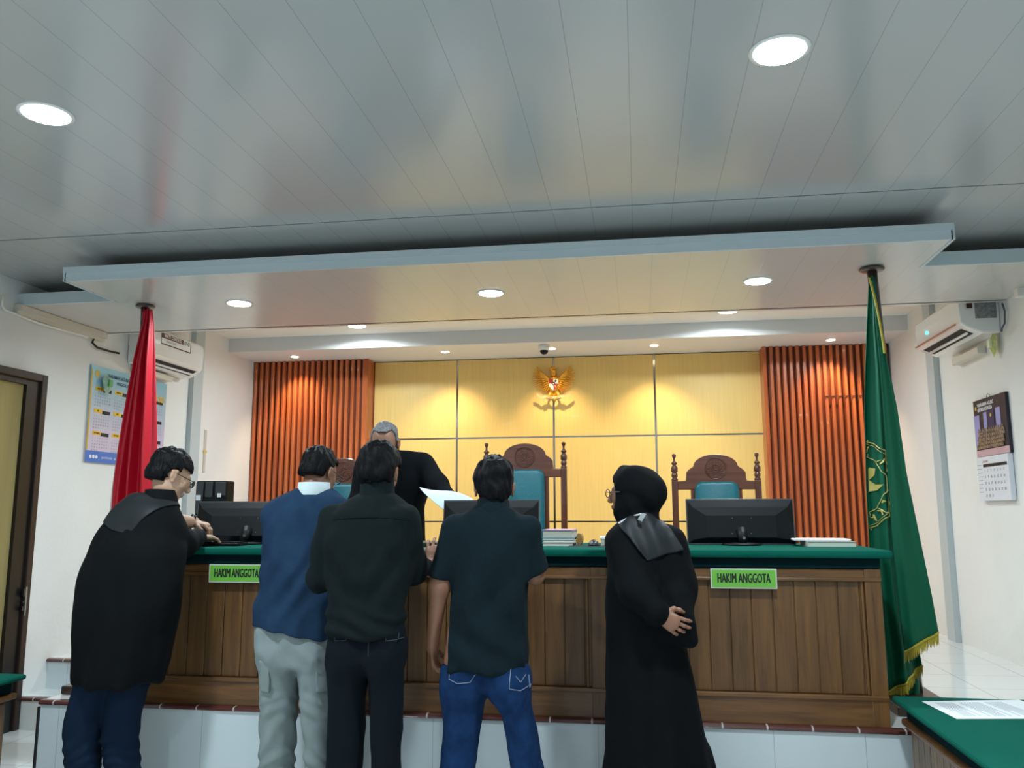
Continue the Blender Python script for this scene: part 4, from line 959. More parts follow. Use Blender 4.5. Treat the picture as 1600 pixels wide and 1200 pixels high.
        d = np.where(ins, -d, d)[:, None, :]; s.v = np.maximum(s.v, d.astype(np.float32))
        if ymax is not None: s.v = np.maximum(s.v, (s.ax[1][None, :, None]-ymax).astype(np.float32)*(-yside if yside > 0 else 1))
    def tris(s):
        v = s.v.copy()
        for sl in ((0,), (-1,)): v[sl[0]] = np.maximum(v[sl[0]], .01); v[:, sl[0]] = np.maximum(v[:, sl[0]], .01); v[:, :, sl[0]] = np.maximum(v[:, :, sl[0]], .01)
        neg = v < 0; nx, ny, nz = v.shape
        cnt = sum(neg[i:nx-1+i, j:ny-1+j, k:nz-1+k].astype(np.int8) for i in (0, 1) for j in (0, 1) for k in (0, 1))
        cell = np.argwhere((cnt > 0) & (cnt < 8)); idx = -np.ones((nx-1, ny-1, nz-1), np.int64); idx[tuple(cell.T)] = np.arange(len(cell))
        acc = np.zeros((len(cell), 3)); num = np.zeros(len(cell))
        C = [(i, j, k) for i in (0, 1) for j in (0, 1) for k in (0, 1)]
        for a in C:
            for ax in range(3):
                if a[ax]: continue
                b_ = list(a); b_[ax] = 1
                va = v[cell[:, 0]+a[0], cell[:, 1]+a[1], cell[:, 2]+a[2]]; vb = v[cell[:, 0]+b_[0], cell[:, 1]+b_[1], cell[:, 2]+b_[2]]
                m = (va < 0) != (vb < 0); t = np.where(m, va/np.where(m, va-vb, 1), 0)
                p = np.tile(np.array(a, float), (len(cell), 1)); p[:, ax] += t; acc[m] += p[m]; num[m] += 1
        V = s.lo+(cell+acc/num[:, None])*s.h; F = []
        for ax in range(3):
            o1, o2 = [(1, 2), (2, 0), (0, 1)][ax]
            sh = [slice(None)]*3; sh2 = [slice(None)]*3; sh[ax] = slice(0, -1); sh2[ax] = slice(1, None)
            A, B = neg[tuple(sh)], neg[tuple(sh2)]; e = np.argwhere(A != B)
            e = e[(e[:, o1] > 0) & (e[:, o2] > 0) & (e[:, o1] < v.shape[o1]-1) & (e[:, o2] < v.shape[o2]-1)]
            if not len(e): continue
            flip = A[tuple(e.T)]
            def ci(d1, d2):
                q = e.copy(); q[:, o1] += d1; q[:, o2] += d2; return idx[tuple(q.T)]
            q = np.stack([ci(-1, -1), ci(0, -1), ci(0, 0), ci(-1, 0)], 1); q[~flip] = q[~flip][:, ::-1]; F.append(q)
        return V, np.concatenate(F)
def skin_mesh(name, fields, m, parent=None, smooth_it=1):
    Vs, Fs, off = [], [], 0
    for f in fields:
        V, F = f.tris(); Vs.append(V); Fs.append(F+off); off += len(V)
    V = np.concatenate(Vs); F = np.concatenate(Fs)
    for _ in range(smooth_it):        # light relaxation of the skin
        acc = np.zeros_like(V); num = np.zeros(len(V))
        for a, b_ in ((0, 1), (1, 2), (2, 3), (3, 0)):
            np.add.at(acc, F[:, a], V[F[:, b_]]); np.add.at(acc, F[:, b_], V[F[:, a]]); np.add.at(num, F[:, a], 1); np.add.at(num, F[:, b_], 1)
        V = V*.5+.5*acc/np.maximum(num, 1)[:, None]
    me = bpy.data.meshes.new(name); me.vertices.add(len(V)); me.vertices.foreach_set('co', V.ravel())
    me.loops.add(F.size); me.loops.foreach_set('vertex_index', F.ravel().astype(np.int32)); me.polygons.add(len(F))
    me.polygons.foreach_set('loop_start', np.arange(0, F.size, 4, dtype=np.int32)); me.polygons.foreach_set('loop_total', np.full(len(F), 4, np.int32)); me.update(); me.validate()
    return link(name, me, m, parent, True)
def axes(fwd, up=(0, 0, 1)):
    f = np.array(fwd, float); f /= np.linalg.norm(f); u = np.array(up, float); r = np.cross(f, u); r /= np.linalg.norm(r); return r, f, np.cross(r, f)
def head_shape(F, c, ax, s=1., neck=None):
    r, f, u = ax; c = np.array(c, float)
    P = lambda a, b_, d: c+(r*a+f*b_+u*d)*s
    F.ell(P(0, -.012, .035), (.073*s, .094*s, .082*s), ax, .01)
    F.ell(P(0, .028, -.022), (.060*s, .066*s, .080*s), ax, .03)
    F.ell(P(0, .052, -.088), (.034*s, .034*s, .026*s), ax, .035)
    for sd in (-1, 1):
        F.ell(P(sd*.040, .010, -.062), (.022*s, .040*s, .030*s), ax, .03)
        F.ell(P(sd*.036, .064, -.022), (.022*s, .018*s, .018*s), ax, .02)
        F.ell(P(sd*.031, .098, .006), (.017*s, .014*s, .011*s), ax, .008, 'sub_')if 0 else None
        F.ell(P(sd*.031, .079, .004), (.013*s, .013*s, .009*s), ax, .006)
        F.cap(P(sd*.014, .090, .020), P(sd*.045, .078, .024), .008*s, .006*s, .012)
        # ear: rim and lobe
        F.ell(P(sd*.079, -.006, -.004), (.008*s, .018*s, .030*s), ax, .008)
        F.cap(P(sd*.084, -.020, .014), P(sd*.086, -.016, -.014), .006*s, .005*s, .006)
        F.cap(P(sd*.084, -.020, .014), P(sd*.080, .004, .022), .006*s, .005*s, .006)
        F.ell(P(sd*.080, .000, -.032), (.006*s, .009*s, .009*s), ax, .006)
        F.ell(P(sd*.010, .108, -.034), (.008*s, .009*s, .007*s), ax, .008)
    F.cap(P(0, .092, .012), P(0, .112, -.028), .008*s, .013*s, .012)
    F.ell(P(0, .094, -.056), (.024*s, .011*s, .006*s), ax, .008); F.ell(P(0, .092, -.067), (.020*s, .011*s, .007*s), ax, .006)
    if neck is not None: F.chain([P(0, -.010, -.045), np.array(neck, float)], [.052*s, .052*s], .02)
def hair_field(c, ax, s=1., h=.004, nape=-.058, front=.062, seed=3, thick=.012, top=.0):
    r, f, u = ax; c = np.array(c, float); P = lambda a, b_, d: c+(r*a+f*b_+u*d)*s
    F = Field(c-.16*s, c+.16*s, h)
    F.ell(P(0, -.013, .038+top), (.0735*s+thick, .094*s+thick, .082*s+thick*1.2), ax, .01)
    F.ell(P(0, -.048, -.022), (.062*s+thick*.6, .052*s+thick, .055*s), ax, .03)
    F.wrinkle(.007, (45, 45, 16), seed); F.wrinkle(.004, (90, 90, 30), seed+1)
    F.cut(-u*1+f*.18, P(0, -.06, nape))                       # nape line, rising toward the ears
    # clear the face: in front of the temples and below the fringe
    sl, g = F.reg(F.lo, F.ax_hi(), 0); q = [(g[i]-c[i]) for i in range(3)]
    lf = q[0]*f[0]+q[1]*f[1]+q[2]*f[2]; lu = q[0]*u[0]+q[1]*u[1]+q[2]*u[2]; lr = q[0]*r[0]+q[1]*r[1]+q[2]*r[2]
    face = np.minimum(lf-.018*s, (front*s-lu)*1.0)*1.0        # positive inside the face zone
    F.v = np.maximum(F.v, np.minimum(face, .05).astype(np.float32))
    ear = .030*s-np.sqrt(((lf+.002)*1.0)**2+((lu+.010)*.75)**2)-0*lr
    side = np.minimum(ear, np.abs(lr)-.060*s); F.v = np.maximum(F.v, side.astype(np.float32))
    low = np.minimum(lf+.030*s, -.022*s-lu); F.v = np.maximum(F.v, low.astype(np.float32))
    return F
def hand_field(w, d, n, side, s=1., curl=.5, spread=.12, h=.0026, fore=None, fr=.026, curls=None, thumb=.5):
    """w wrist, d toward the fingers, n out of the palm, side toward the thumb"""
    w = np.array(w, float); d = np.array(d, float); d /= np.linalg.norm(d); n = np.array(n, float); n = n-d*(n@d); n /= np.linalg.norm(n)
    sd = np.cross(n, d); sd = sd if sd@np.array(side, float) > 0 else -sd
    F = Field(w-.22*s, w+.22*s, h); ax = (sd, d, n)
    F.ell(w+d*.050*s, (.041*s, .052*s, .016*s), ax, .01)
    F.ell(w+d*.072*s, (.042*s, .026*s, .013*s), ax, .012)
    F.ell(w+d*.028*s+sd*.022*s+n*.006*s, (.018*s, .030*s, .014*s), ax, .012)
    F.cap(w-d*.05*s if fore is None else np.array(fore), w+d*.012*s, fr, .025*s, .015)
    L = [(.043, .026, .020), (.047, .030, .021), (.043, .028, .020), (.034, .021, .018)]
    for i in range(4):
        o = (1.5-i)*.0215*s; b0 = w+d*(.088-.006*abs(1.2-i))*s+sd*o; c0 = (curls[i] if curls else curl+.05*i)
        ang = c0*.55; dr = d+sd*(1.5-i)*spread; dr /= np.linalg.norm(dr); p = b0-d*.01*s
        pts = [p]; 
        for j in range(3):
            dd = dr*math.cos(ang)+n*math.sin(ang); p = p+dd*L[i][j]*s; pts.append(p); ang += c0*(.95 if j == 0 else .7)
        F.chain(pts, [.0092*s, .0088*s, .0080*s, .0068*s], .004)
    b0 = w+d*.022*s+sd*.030*s+n*.004*s; dd = sd*.75+d*.65+n*.25; dd /= np.linalg.norm(dd); p1 = b0+dd*.036*s
    dd2 = sd*.25+d*.9+n*thumb; dd2 /= np.linalg.norm(dd2); p2 = p1+dd2*.030*s; dd3 = d*.9+n*(thumb+.2)-sd*.05; dd3 /= np.linalg.norm(dd3)
    F.chain([b0, p1, p2, p2+dd3*.024*s], [.014*s, .0115*s, .0100*s, .0080*s], .008)
    return F
def rows(Y, L):
    """(photo y, left x, right x, shift in depth, half depth) -> oval sections"""
    out = []
    for py, xl, xr, dy, ry in L:
        a, c = at(xl, py, Y+dy), at(xr, py, Y+dy); out.append((a.z, (a.x+c.x)/2, Y+dy, (c.x-a.x)/2, ry))
    return out
def V3(p): return np.array([p[0], p[1], p[2]], float)
def cloth(name, col, **k):
    a = dict(rough=.92, sheen=0, spec=.12, bump=.35, bscale=420, noise=.12, nscale=9); a.update(k); return mat(name, col, **a)
def leg_rows(Y, top, ank, foot_r=.062):
    """continue a leg from its last visible row down to the ankle"""
    z, cx, cy, rx, ry = top[-1]; n = 5
    return top+[(z+(ank[2]-z)*k/n, cx+(ank[0]-cx)*k/n, cy+(ank[1]-cy)*k/n, rx+(foot_r-rx)*k/n, ry+(foot_r*1.05-ry)*k/n) for k in range(1, n+1)]
def shoe(parent, p, d, m, zf=0, L=.27):
    p = V3(p); d = np.array([d[0], d[1], 0.]); d /= np.linalg.norm(d); c = np.array([p[0], p[1], zf+.045])
    F = Field(c-[.2, .2, .08], c+[.2, .2, .14], .006); s = np.array([d[1], -d[0], 0]); ax = (s, d, np.array([0, 0, 1.]))
    F.ell(c+d*.055, (.047, .13, .045), ax, .02); F.ell(c-d*.045+[0, 0, .02], (.040, .055, .055), ax, .02); F.ell(c+d*.12-[0, 0, .012], (.045, .06, .032), ax, .02)
    F.cut((0, 0, -1), (0, 0, zf+.004)); skin_mesh('shoe', [F], m, parent)
def feet_body(F, p, d, zf=0):
    p = V3(p); d = np.array([d[0], d[1], 0.]); d /= np.linalg.norm(d)
    F.cap((p[0], p[1], zf+.30), (p[0], p[1], zf+.09), .04, .034, .02); F.cap(np.array([p[0], p[1], zf+.055]), np.array([p[0], p[1], zf+.045])+d*.12, .028, .022, .02)
def bounds(*P, pad=.16):
    A = np.array([V3(p) for p in P]); return A.min(0)-pad, A.max(0)+pad
def arm_pts(*q): return [V3(p) for p in q]
def collar(name, parent, c, rx, ry, z0, z1, m, tilt=0, th=.006, dz_front=-.03):
    b = BM(); n = 40; R = []
    for (k, z, g) in ((0, z0, .006), (1, z1, 0), (2, z1+.001, -th), (3, z0, .0)):
        R.append([b.verts.new((c[0]+(rx+g)*math.cos(a), c[1]+(ry+g)*math.sin(a), z+dz_front*.5*(1+math.sin(a)))) for a in [2*math.pi*i/n for i in range(n)]])
    for k in range(3):
        for i in range(n): b.faces.new((R[k][i], R[k][(i+1) % n], R[k+1][(i+1) % n], R[k+1][i]))
    return bobj(name, b, m, parent, True)
def glasses(parent, c, ax, s=1., r_=.021, m=None):
    r, f, u = ax; P = lambda a, b_, d: Vector(V3(c)+(r*a+f*b_+u*d)*s); m = m or M_blackm
    b = BM()
    for sd in (-1, 1):
        tube(b, [P(sd*(.032+r_*1.1*math.cos(t)), .110, .002+r_*.85*math.sin(t)) for t in [2*math.pi*k/20 for k in range(21)]], .0022, 6, False)
        tube(b, [P(sd*.054, .110, .006), P(sd*.078, .09, .008), P(sd*.084, .0, .010), P(sd*.086, -.02, 0)], .002, 6)
    tube(b, [P(-.010, .112, .006), P(.010, .112, .006)], .002, 6)
    g = bobj('glasses', b, m, parent, True)
    b = BM()
    for sd in (-1, 1):
        vs = [b.verts.new(P(sd*(.032+r_*1.05*math.cos(t)), .1105, .002+r_*.8*math.sin(t))) for t in [2*math.pi*k/18 for k in range(18)]]; b.faces.new(vs)
    bobj('lens', b, M_lens, g)
BH = .0048
def person_root(F, label, m, hands=(), name='person'):
    o = skin_mesh(name, [F]+list(hands), m); return tag(o, label, 'person', 'people at the bench')
def child(name, F, m, parent): return skin_mesh(name, [F] if not isinstance(F, list) else F, m, parent)

# ---------------- man in the dark polo and blue jeans (in front of the middle monitor)
def man_polo():
    Y = 3.60
    hc = V3(at(771, 762, Y)); hc[1] = Y+.02; ax = axes((-.22, 1, -.12))
    tr = rows(Y, [(788, 752, 794, .0, .060), (797, 734, 808, .0, .075), (808, 712, 820, .0, .09), (825, 704, 829, 0, .105), (860, 703, 832, 0, .118), (900, 704, 828, 0, .122), (950, 700, 825, 0, .122), (1000, 692, 826, 0, .134), (1046, 686, 829, 0, .142)])
    Ll = rows(Y, [(1036, 694, 762, 0, .10), (1072, 689, 763, 0, .110), (1106, 692, 755, 0, .098), (1153, 691, 748, 0, .086), (1190, 690, 744, 0, .080)])
    Rl = rows(Y, [(1036, 756, 822, 0, .10), (1072, 760, 829, 0, .110), (1106, 781, 831, 0, .098), (1153, 793, 842, 0, .086), (1190, 796, 847, 0, .080)])
    la, ra = (-.86, Y-.02, .10), (-.40, Y+.03, .10); Ll = leg_rows(Y, Ll, la); Rl = leg_rows(Y, Rl, ra)
    sL, eL, wL = V3(at(712, 828, Y)), V3(at(687, 915, Y-.03)), V3(at(675, 1010, Y+.04))
    sR, eR, wR = V3(at(822, 828, Y)), V3(at(836, 898, Y+.06)), V3(at(822, 880, Y+.30))
    lo, hi = bounds((hc[0]-.3, Y-.05, .1), (hc[0]+.35, Y+.35, hc[2]+.05))
    F = Field(lo, hi, BH)
    F.stack(tr, .03, -.016); F.stack(Ll, .03, -.016); F.stack(Rl, .03, -.016)
    F.chain([sL, eL, wL], [.05, .042, .026]); F.chain([sR, eR, wR], [.05, .04, .027])
    head_shape(F, hc, ax, 1.0, V3((hc[0]+.005, Y-.01, tr[0][0]-.03)))
    feet_body(F, la, (-.1, 1)); feet_body(F, ra, (.15, 1))
    H1 = hand_field(wL, (.10, .25, -1), (1, .1, .1), (0, 1, 0), .98, curl=.75, fore=wL+(eL-wL)*.2, fr=.028)
    H2 = hand_field(wR, (-.3, 1, 0), (0, 0, -1), (-1, 0, 0), .95, curl=.4, fore=wR+(eR-wR)*.2, fr=.028)
    o = person_root(F, 'person in a dark short-sleeved polo and blue jeans standing at the middle of the bench', M_skin, [H1, H2])
    child('hair', hair_field(hc, ax, 1.0, seed=5, thick=.016, nape=-.078, top=.002), M_hair, o)
    # polo
    lo, hi = bounds((hc[0]-.28, Y-.02, .95), (hc[0]+.27, Y+.10, 1.58)); G = Field(lo, hi, .006)
    G.stack(tr, .03, 0, 2.3); G.chain([sL, eL+(sL-eL)*.04], [.066, .060], .022); G.chain([sR, eR], [.066, .062], .022)
    G.cut((eL-sL)+np.array([0, 0, -.02]), eL+(sL-eL)*.12, lo, (at(706, 900, Y).x, hi[1], hi[2])); G.cut(eR-sR, eR+(sR-eR)*.10, (at(826, 900, Y).x, lo[1], lo[2]), hi)
    G.fold(.006, lambda x, y, z: np.sin((x+.9*z)*26+3*np.sin(z*7))*np.exp(-((z-1.02)/.16)**2)*1.2+1.0*np.sin((x-.8*z)*30+2*np.sin(z*9))*np.exp(-((z-1.3)/.14)**2))
    G.wrinkle(.009, (10, 10, 5), 11); G.wrinkle(.005, (24, 24, 10), 12)
    sh = child('polo_shirt', G, cloth('polo_dark', s2l(17, 31, 37)), o)
    zc = tr[0][0]; collar('collar', sh, (hc[0], Y-.005), .070, .070, zc-.05, zc+.030, MATS['polo_dark'], dz_front=-.03)
    # jeans
    lo, hi = bounds((hc[0]-.28, Y-.02, .18), (hc[0]+.30, Y+.08, .86)); J = Field(lo, hi, .006)
    J.stack(Ll, .025); J.stack(Rl, .025); J.stack(rows(Y, [(1034, 694, 822, 0, .105), (1066, 690, 829, 0, .115)]), .03); J.cap(V3(at(728, 1068, Y-.04)), V3(at(728, 1078, Y-.04)), .075, .07, .04); J.cap(V3(at(790, 1068, Y-.04)), V3(at(791, 1078, Y-.04)), .075, .07, .04); J.cut((0, 0, 1), (0, 0, at(760, 1036, Y-.1).z))
    J.fold(.006, lambda x, y, z: np.sin(z*62+7*np.sin(x*9)+5*np.sin(y*20)+3*np.sin(z*14))*np.clip((.62-z)*3, 0, 1)*.6)
    J.wrinkle(.006, (12, 12, 9), 21); J.wrinkle(.003, (26, 26, 20), 22)
    je = child('jeans', J, cloth('denim_blue', s2l(24, 54, 94), col2=s2l(14, 36, 70), nscale=14, bscale=600), o)
    b = BM(); by_ = Y-.142
    for pts in ([(700, 1046), (701, 1062), (715, 1068), (735, 1066), (746, 1048)], [(797, 1046), (796, 1076), (812, 1081), (828, 1074), (826, 1050)], [(805, 1058), (812, 1068), (820, 1056)]):
        P = []
        for q in pts:
            p = V3(at(q[0], q[1], Y-.12)); P.append(p)
        # project each stitch point onto the seat of the jeans
        out = []
        for i in range(len(P)-1):
            for k in range(6):
                p = P[i]+(P[i+1]-P[i])*k/6; out.append(Vector(project(J, p)))
        tube(b, out, .0016, 5)
    bobj('pocket_stitching', b, mat('denim_stitch', s2l(120, 130, 150), .8), je)
    shoe(o, la, (-.1, 1), M_blackm); shoe(o, ra, (.15, 1), M_blackm)
def project(F, p, dirn=(0, 1, 0), off=.0015, start=.12):
    """walk from in front of the cloth until its surface is met"""
    p = np.array(p, float); d = np.array(dirn, float)
    for t in np.arange(-start, start*2, .002):
        q = p+d*t; i = np.round((q-F.lo)/F.h).astype(int)
        if (i < 0).any() or (i >= F.n).any(): continue
        if F.v[tuple(i)] < .001: return q-d*off
    return p

# ---------------- man in the dark long-sleeved shirt
def man_shirt():
    Y = 3.52
    hc = V3(at(587, 738, Y)); hc[1] = Y+.05; ax = axes((.06, .95, -.26))
    tr = rows(Y, [(768, 566, 608, .02, .06), (778, 548, 624, .02, .08), (790, 524, 640, .01, .10), (810, 508, 648, 0, .115), (850, 505, 645, 0, .13), (900, 511, 640, 0, .128), (940, 514, 634, 0, .124), (975, 514, 633, 0, .140), (992, 518, 632, 0, .138)])
    Ll = rows(Y, [(972, 520, 577, 0, .10), (1020, 514, 578, 0, .112), (1060, 514, 574, 0, .10), (1110, 515, 568, 0, .085), (1190, 513, 566, 0, .075)])
    Rl = rows(Y, [(972, 571, 628, 0, .10), (1020, 571, 632, 0, .112), (1060, 577, 630, 0, .10), (1110, 581, 628, 0, .085), (1190, 582, 626, 0, .075)])
    la, ra = (-1.30, Y, .10), (-1.06, Y+.05, .10); Ll = leg_rows(Y, Ll, la); Rl = leg_rows(Y, Rl, ra)
    sL, eL, wL = V3(at(522, 812, Y)), V3(at(503, 905, Y+.02)), V3(at(562, 880, Y+.22))
    sR, eR, wR = V3(at(632, 812, Y)), V3(at(646, 893, Y+.12)), V3(at(665, 886, Y+.38))
    lo, hi = bounds((hc[0]-.28, Y-.02, .1), (hc[0]+.26, Y+.5, hc[2]+.03)); F = Field(lo, hi, BH)
    F.stack(tr, .03, -.016); F.stack(Ll, .03, -.016); F.stack(Rl, .03, -.016)
    F.chain([sL, eL, wL], [.05, .042, .027]); F.chain([sR, eR, wR], [.05, .042, .027])
    head_shape(F, hc, ax, 1.02, V3((hc[0], Y+.035, tr[0][0]-.03))); feet_body(F, la, (-.1, 1)); feet_body(F, ra, (.1, 1))
    # right hand rests with its fingers over the edge of the bench, palm to the wood
    H1 = hand_field(V3((wR[0]+.0, 4.035, 1.300)), (.06, .28, 1), (0, 1, -.28), (-1, 0, 0), .92, curls=[.55, .5, .5, .45], spread=.2, fore=wR, fr=.03)
    H2 = hand_field(wL, (.1, 1, .35), (0, .3, -1), (1, 0, 0), .95, curl=.3, fore=wL+(eL-wL)*.15, fr=.028)
    o = person_root(F, 'person in a plain black long-sleeved shirt with fingertips on the bench edge', M_skin, [H1, H2])
    child('hair', hair_field(hc, ax, 1.02, seed=9, thick=.017, nape=-.092), M_hair, o)
    lo, hi = bounds((hc[0]-.26, Y-.02, 1.03), (hc[0]+.26, Y+.45, 1.62)); G = Field(lo, hi, .006)
    G.stack(tr, .03, 0, 2.3); G.chain([sL, eL, wL+(eL-wL)*.12], [.066, .058, .040], .022); G.chain([sR, eR, wR+(eR-wR)*.12], [.066, .058, .040], .022)
    G.fold(.007, lambda x, y, z: np.sin(z*85+4*np.sin(x*11))*np.exp(-((z-1.09)/.06)**2)+.6*np.sin((z-1.0*np.abs(x-hc[0]))*38+2*np.sin(x*9))*np.exp(-((z-1.25)/.14)**2))
    G.wrinkle(.011, (10, 10, 7), 31); G.wrinkle(.006, (26, 26, 14), 32)
    sh = child('shirt', G, cloth('shirt_black', s2l(18, 27, 28)), o)
    zc = tr[0][0]; collar('collar', sh, (hc[0], Y+.028), .072, .076, zc-.05, zc+.042, MATS['shirt_black'], dz_front=.02)
    b = BM(); zz = at(576, 812, Y-.1); P = [V3(at(x, y, Y-.12)) for x, y in ((517, 812), (545, 809), (575, 808), (610, 809), (640, 814))]; out = []
    for i in range(4):
        for k in range(6): out.append(Vector(project(G, P[i]+(P[i+1]-P[i])*k/6)))
    tube(b, out, .0022, 5); bobj('yoke_seam', b, MATS['shirt_black'], sh)
    lo, hi = bounds((hc[0]-.26, Y-.02, .18), (hc[0]+.24, Y+.08, 1.05)); J = Field(lo, hi, .006)
    J.stack(Ll, .022); J.stack(Rl, .022); J.stack(rows(Y, [(972, 520, 628, 0, .105), (1036, 515, 631, 0, .115)]), .03); J.cut((0, 0, 1), (0, 0, at(575, 980, Y-.1).z))
    J.cap(V3(at(546, 1020, Y-.045)), V3(at(546, 1034, Y-.04)), .07, .066, .04); J.cap(V3(at(602, 1020, Y-.045)), V3(at(603, 1034, Y-.04)), .07, .066, .04)
    J.wrinkle(.006, (12, 12, 9), 33); J.wrinkle(.003, (28, 28, 20), 34)
    je = child('jeans', J, cloth('denim_black', s2l(14, 22, 29), bscale=600), o)
    b = BM()
    for pts in ([(520, 985), (521, 1002), (540, 1001), (542, 985)], [(600, 985), (601, 1002), (622, 1001), (624, 986)], [(575, 962), (575, 1040)]):
        P = [V3(at(x, y, Y-.12)) for x, y in pts]; out = []
        for i in range(len(P)-1):
            for k in range(6): out.append(Vector(project(J, P[i]+(P[i+1]-P[i])*k/6)))
        tube(b, out, .0016, 5)
    bobj('pocket_stitching', b, mat('black_stitch', s2l(50, 58, 68), .8), je)
    shoe(o, la, (-.1, 1), M_blackm); shoe(o, ra, (.1, 1), M_blackm)

# ---------------- man in the blue polo and grey cargo trousers
def man_blue():
    Y = 3.84
    hc = V3(at(490, 738, Y)); hc[1] = Y+.07; ax = axes((.30, .88, -.38))
    tr = rows(Y, [(764, 468, 512, .04, .065), (772, 446, 530, .03, .08), (784, 430, 545, .02, .10), (805, 418, 552, 0, .12), (850, 414, 548, -.01, .135), (900, 412, 540, -.02, .14), (940, 404, 530, -.02, .14), (980, 398, 522, -.02, .150), (1006, 397, 522, -.02, .155)])
    Ll = rows(Y, [(960, 408, 464, -.02, .10), (1020, 404, 466, -.02, .12), (1060, 410, 466, -.02, .108), (1106, 411, 462, -.02, .092), (1150, 408, 458, -.02, .085), (1195, 408, 458, -.02, .078)])
    Rl = rows(Y, [(960, 458, 512, -.02, .10), (1020, 461, 522, -.02, .12), (1060, 470, 522, -.02, .108), (1106, 474, 522, -.02, .092), (1150, 476, 520, -.02, .085), (1195, 478, 518, -.02, .078)])
    la, ra = (-1.66, Y, .10), (-1.42, Y+.04, .10); Ll = leg_rows(Y, Ll, la); Rl = leg_rows(Y, Rl, ra)
    sL, eL, wL = V3(at(434, 806, Y)), V3(at(430, 862, Y+.20)), V3((-1.66, 4.30, 1.43))
    sR, eR, wR = V3(at(536, 806, Y)), V3(at(545, 860, Y+.20)), V3((-1.52, 4.36, 1.43))
    lo, hi = bounds((hc[0]-.28, Y-.1, .1), (hc[0]+.30, Y+.65, hc[2]+.03)); F = Field(lo, hi, BH)
    F.stack(tr[:-2], .03, -.018); F.stack(rows(Y, [(940, 416, 512, 0, .10), (1040, 416, 512, 0, .09)]), .03, -.01); F.stack(Ll, .03, -.016); F.stack(Rl, .03, -.016)
    F.chain([sL, eL, wL], [.05, .042, .027]); F.chain([sR, eR, wR], [.05, .042, .027])
    head_shape(F, hc, ax, .98, V3((hc[0]-.01, Y+.02, tr[0][0]-.03))); feet_body(F, la, (-.1, 1)); feet_body(F, ra, (.1, 1))
    H1 = hand_field(wL, (.25, 1, -.12), (0, 0, -1), (1, 0, 0), .95, curl=.3, fore=wL+(eL-wL)*.15, fr=.028)
    H2 = hand_field(wR, (-.2, 1, -.12), (0, 0, -1), (-1, 0, 0), .95, curl=.3, fore=wR+(eR-wR)*.15, fr=.028)
    o = person_root(F, 'person in a blue polo with white collar and grey cargo trousers at the bench', M_skin, [H1, H2])
    child('hair', hair_field(hc, ax, .98, seed=13, thick=.011, nape=-.040), M_hair, o)
    glasses(o, hc, ax, .98)
    lo, hi = bounds((hc[0]-.27, Y-.1, 1.0), (hc[0]+.27, Y+.32, 1.66)); G = Field(lo, hi, .006)
    G.stack(tr, .03, 0, 2.3); G.chain([sL, eL+(sL-eL)*.1], [.068, .066], .025); G.chain([sR, eR+(sR-eR)*.1], [.068, .066], .025)
    G.cut((eL-sL)+np.array([0, .1, 0]), eL, lo, (at(440, 900, Y).x, hi[1], hi[2]))
    a_, c_ = at(397, 980, Y-.1), at(520, 1004, Y-.1); G.cut(((c_.z-a_.z)/(c_.x-a_.x), 0, -1), V3(a_))
    G.fold(.007, lambda x, y, z: np.sin((z-.8*(x-hc[0]))*42+2*np.sin(x*14))*np.exp(-((z-1.22)/.16)**2)*.8+.5*np.sin((x+.3*z)*34)*np.exp(-((z-1.5)/.1)**2))
    G.wrinkle(.010, (10, 10, 7), 41); G.wrinkle(.005, (26, 26, 14), 42)
    sh = child('polo_shirt', G, cloth('polo_navy', s2l(36, 60, 86), col2=s2l(26, 46, 70), nscale=5), o)
    zc = tr[0][0]; collar('collar', sh, (hc[0]-.005, Y+.025), .074, .078, zc-.030, zc+.030, cloth('collar_white', s2l(200, 215, 218)), dz_front=.0, th=.008)
    lo, hi = bounds((hc[0]-.28, Y-.1, .18), (hc[0]+.28, Y+.08, 1.12)); J = Field(lo, hi, .006)
    J.stack(Ll, .025); J.stack(Rl, .025); J.stack(rows(Y, [(960, 404, 516, -.02, .122), (1038, 405, 521, -.02, .122)]), .03); J.cut((0, 0, 1), (0, 0, at(460, 962, Y-.1).z))
    J.cap(V3(at(434, 1024, Y-.065)), V3(at(435, 1034, Y-.06)), .072, .066, .04); J.cap(V3(at(492, 1024, Y-.065)), V3(at(494, 1034, Y-.06)), .072, .066, .04)
    J.fold(.0075, lambda x, y, z: np.sin(z*82+7*np.sin(x*9)+5*np.sin(y*13)+3*np.sin(z*17))*np.clip((.78-z)*5, 0, 1)*.6+.6*np.sin(z*40+x*30)*np.exp(-((z-.9)/.06)**2))
    J.wrinkle(.006, (12, 12, 12), 43); J.wrinkle(.003, (28, 28, 24), 44)
    je = child('cargo_trousers', J, cloth('cargo_grey', s2l(136, 148, 148), noise=.1), o)
    # cargo pockets on the outer thighs
    for (xa, xb, ya, yb, sgn) in ((412, 424, 1030, 1080, -1), (500, 519, 1026, 1080, 1)):
        K = Field(*bounds((hc[0]-.26, Y-.1, .70), (hc[0]+.26, Y+.1, .95), pad=.05), .006)
        K.stack(Ll if sgn < 0 else Rl, .02, .012); a, c = at(xa-3, yb, Y-.1), at(xb+4, ya, Y-.1)
        K.poly_cut([(a.x, a.z), (c.x, a.z), (c.x, c.z), (a.x, c.z)]); K.wrinkle(.003, (30, 30, 30), 45)
        child('cargo_pocket', K, MATS['cargo_grey'], je)
    shoe(o, la, (-.1, 1), M_blackm); shoe(o, ra, (.1, 1), M_blackm)

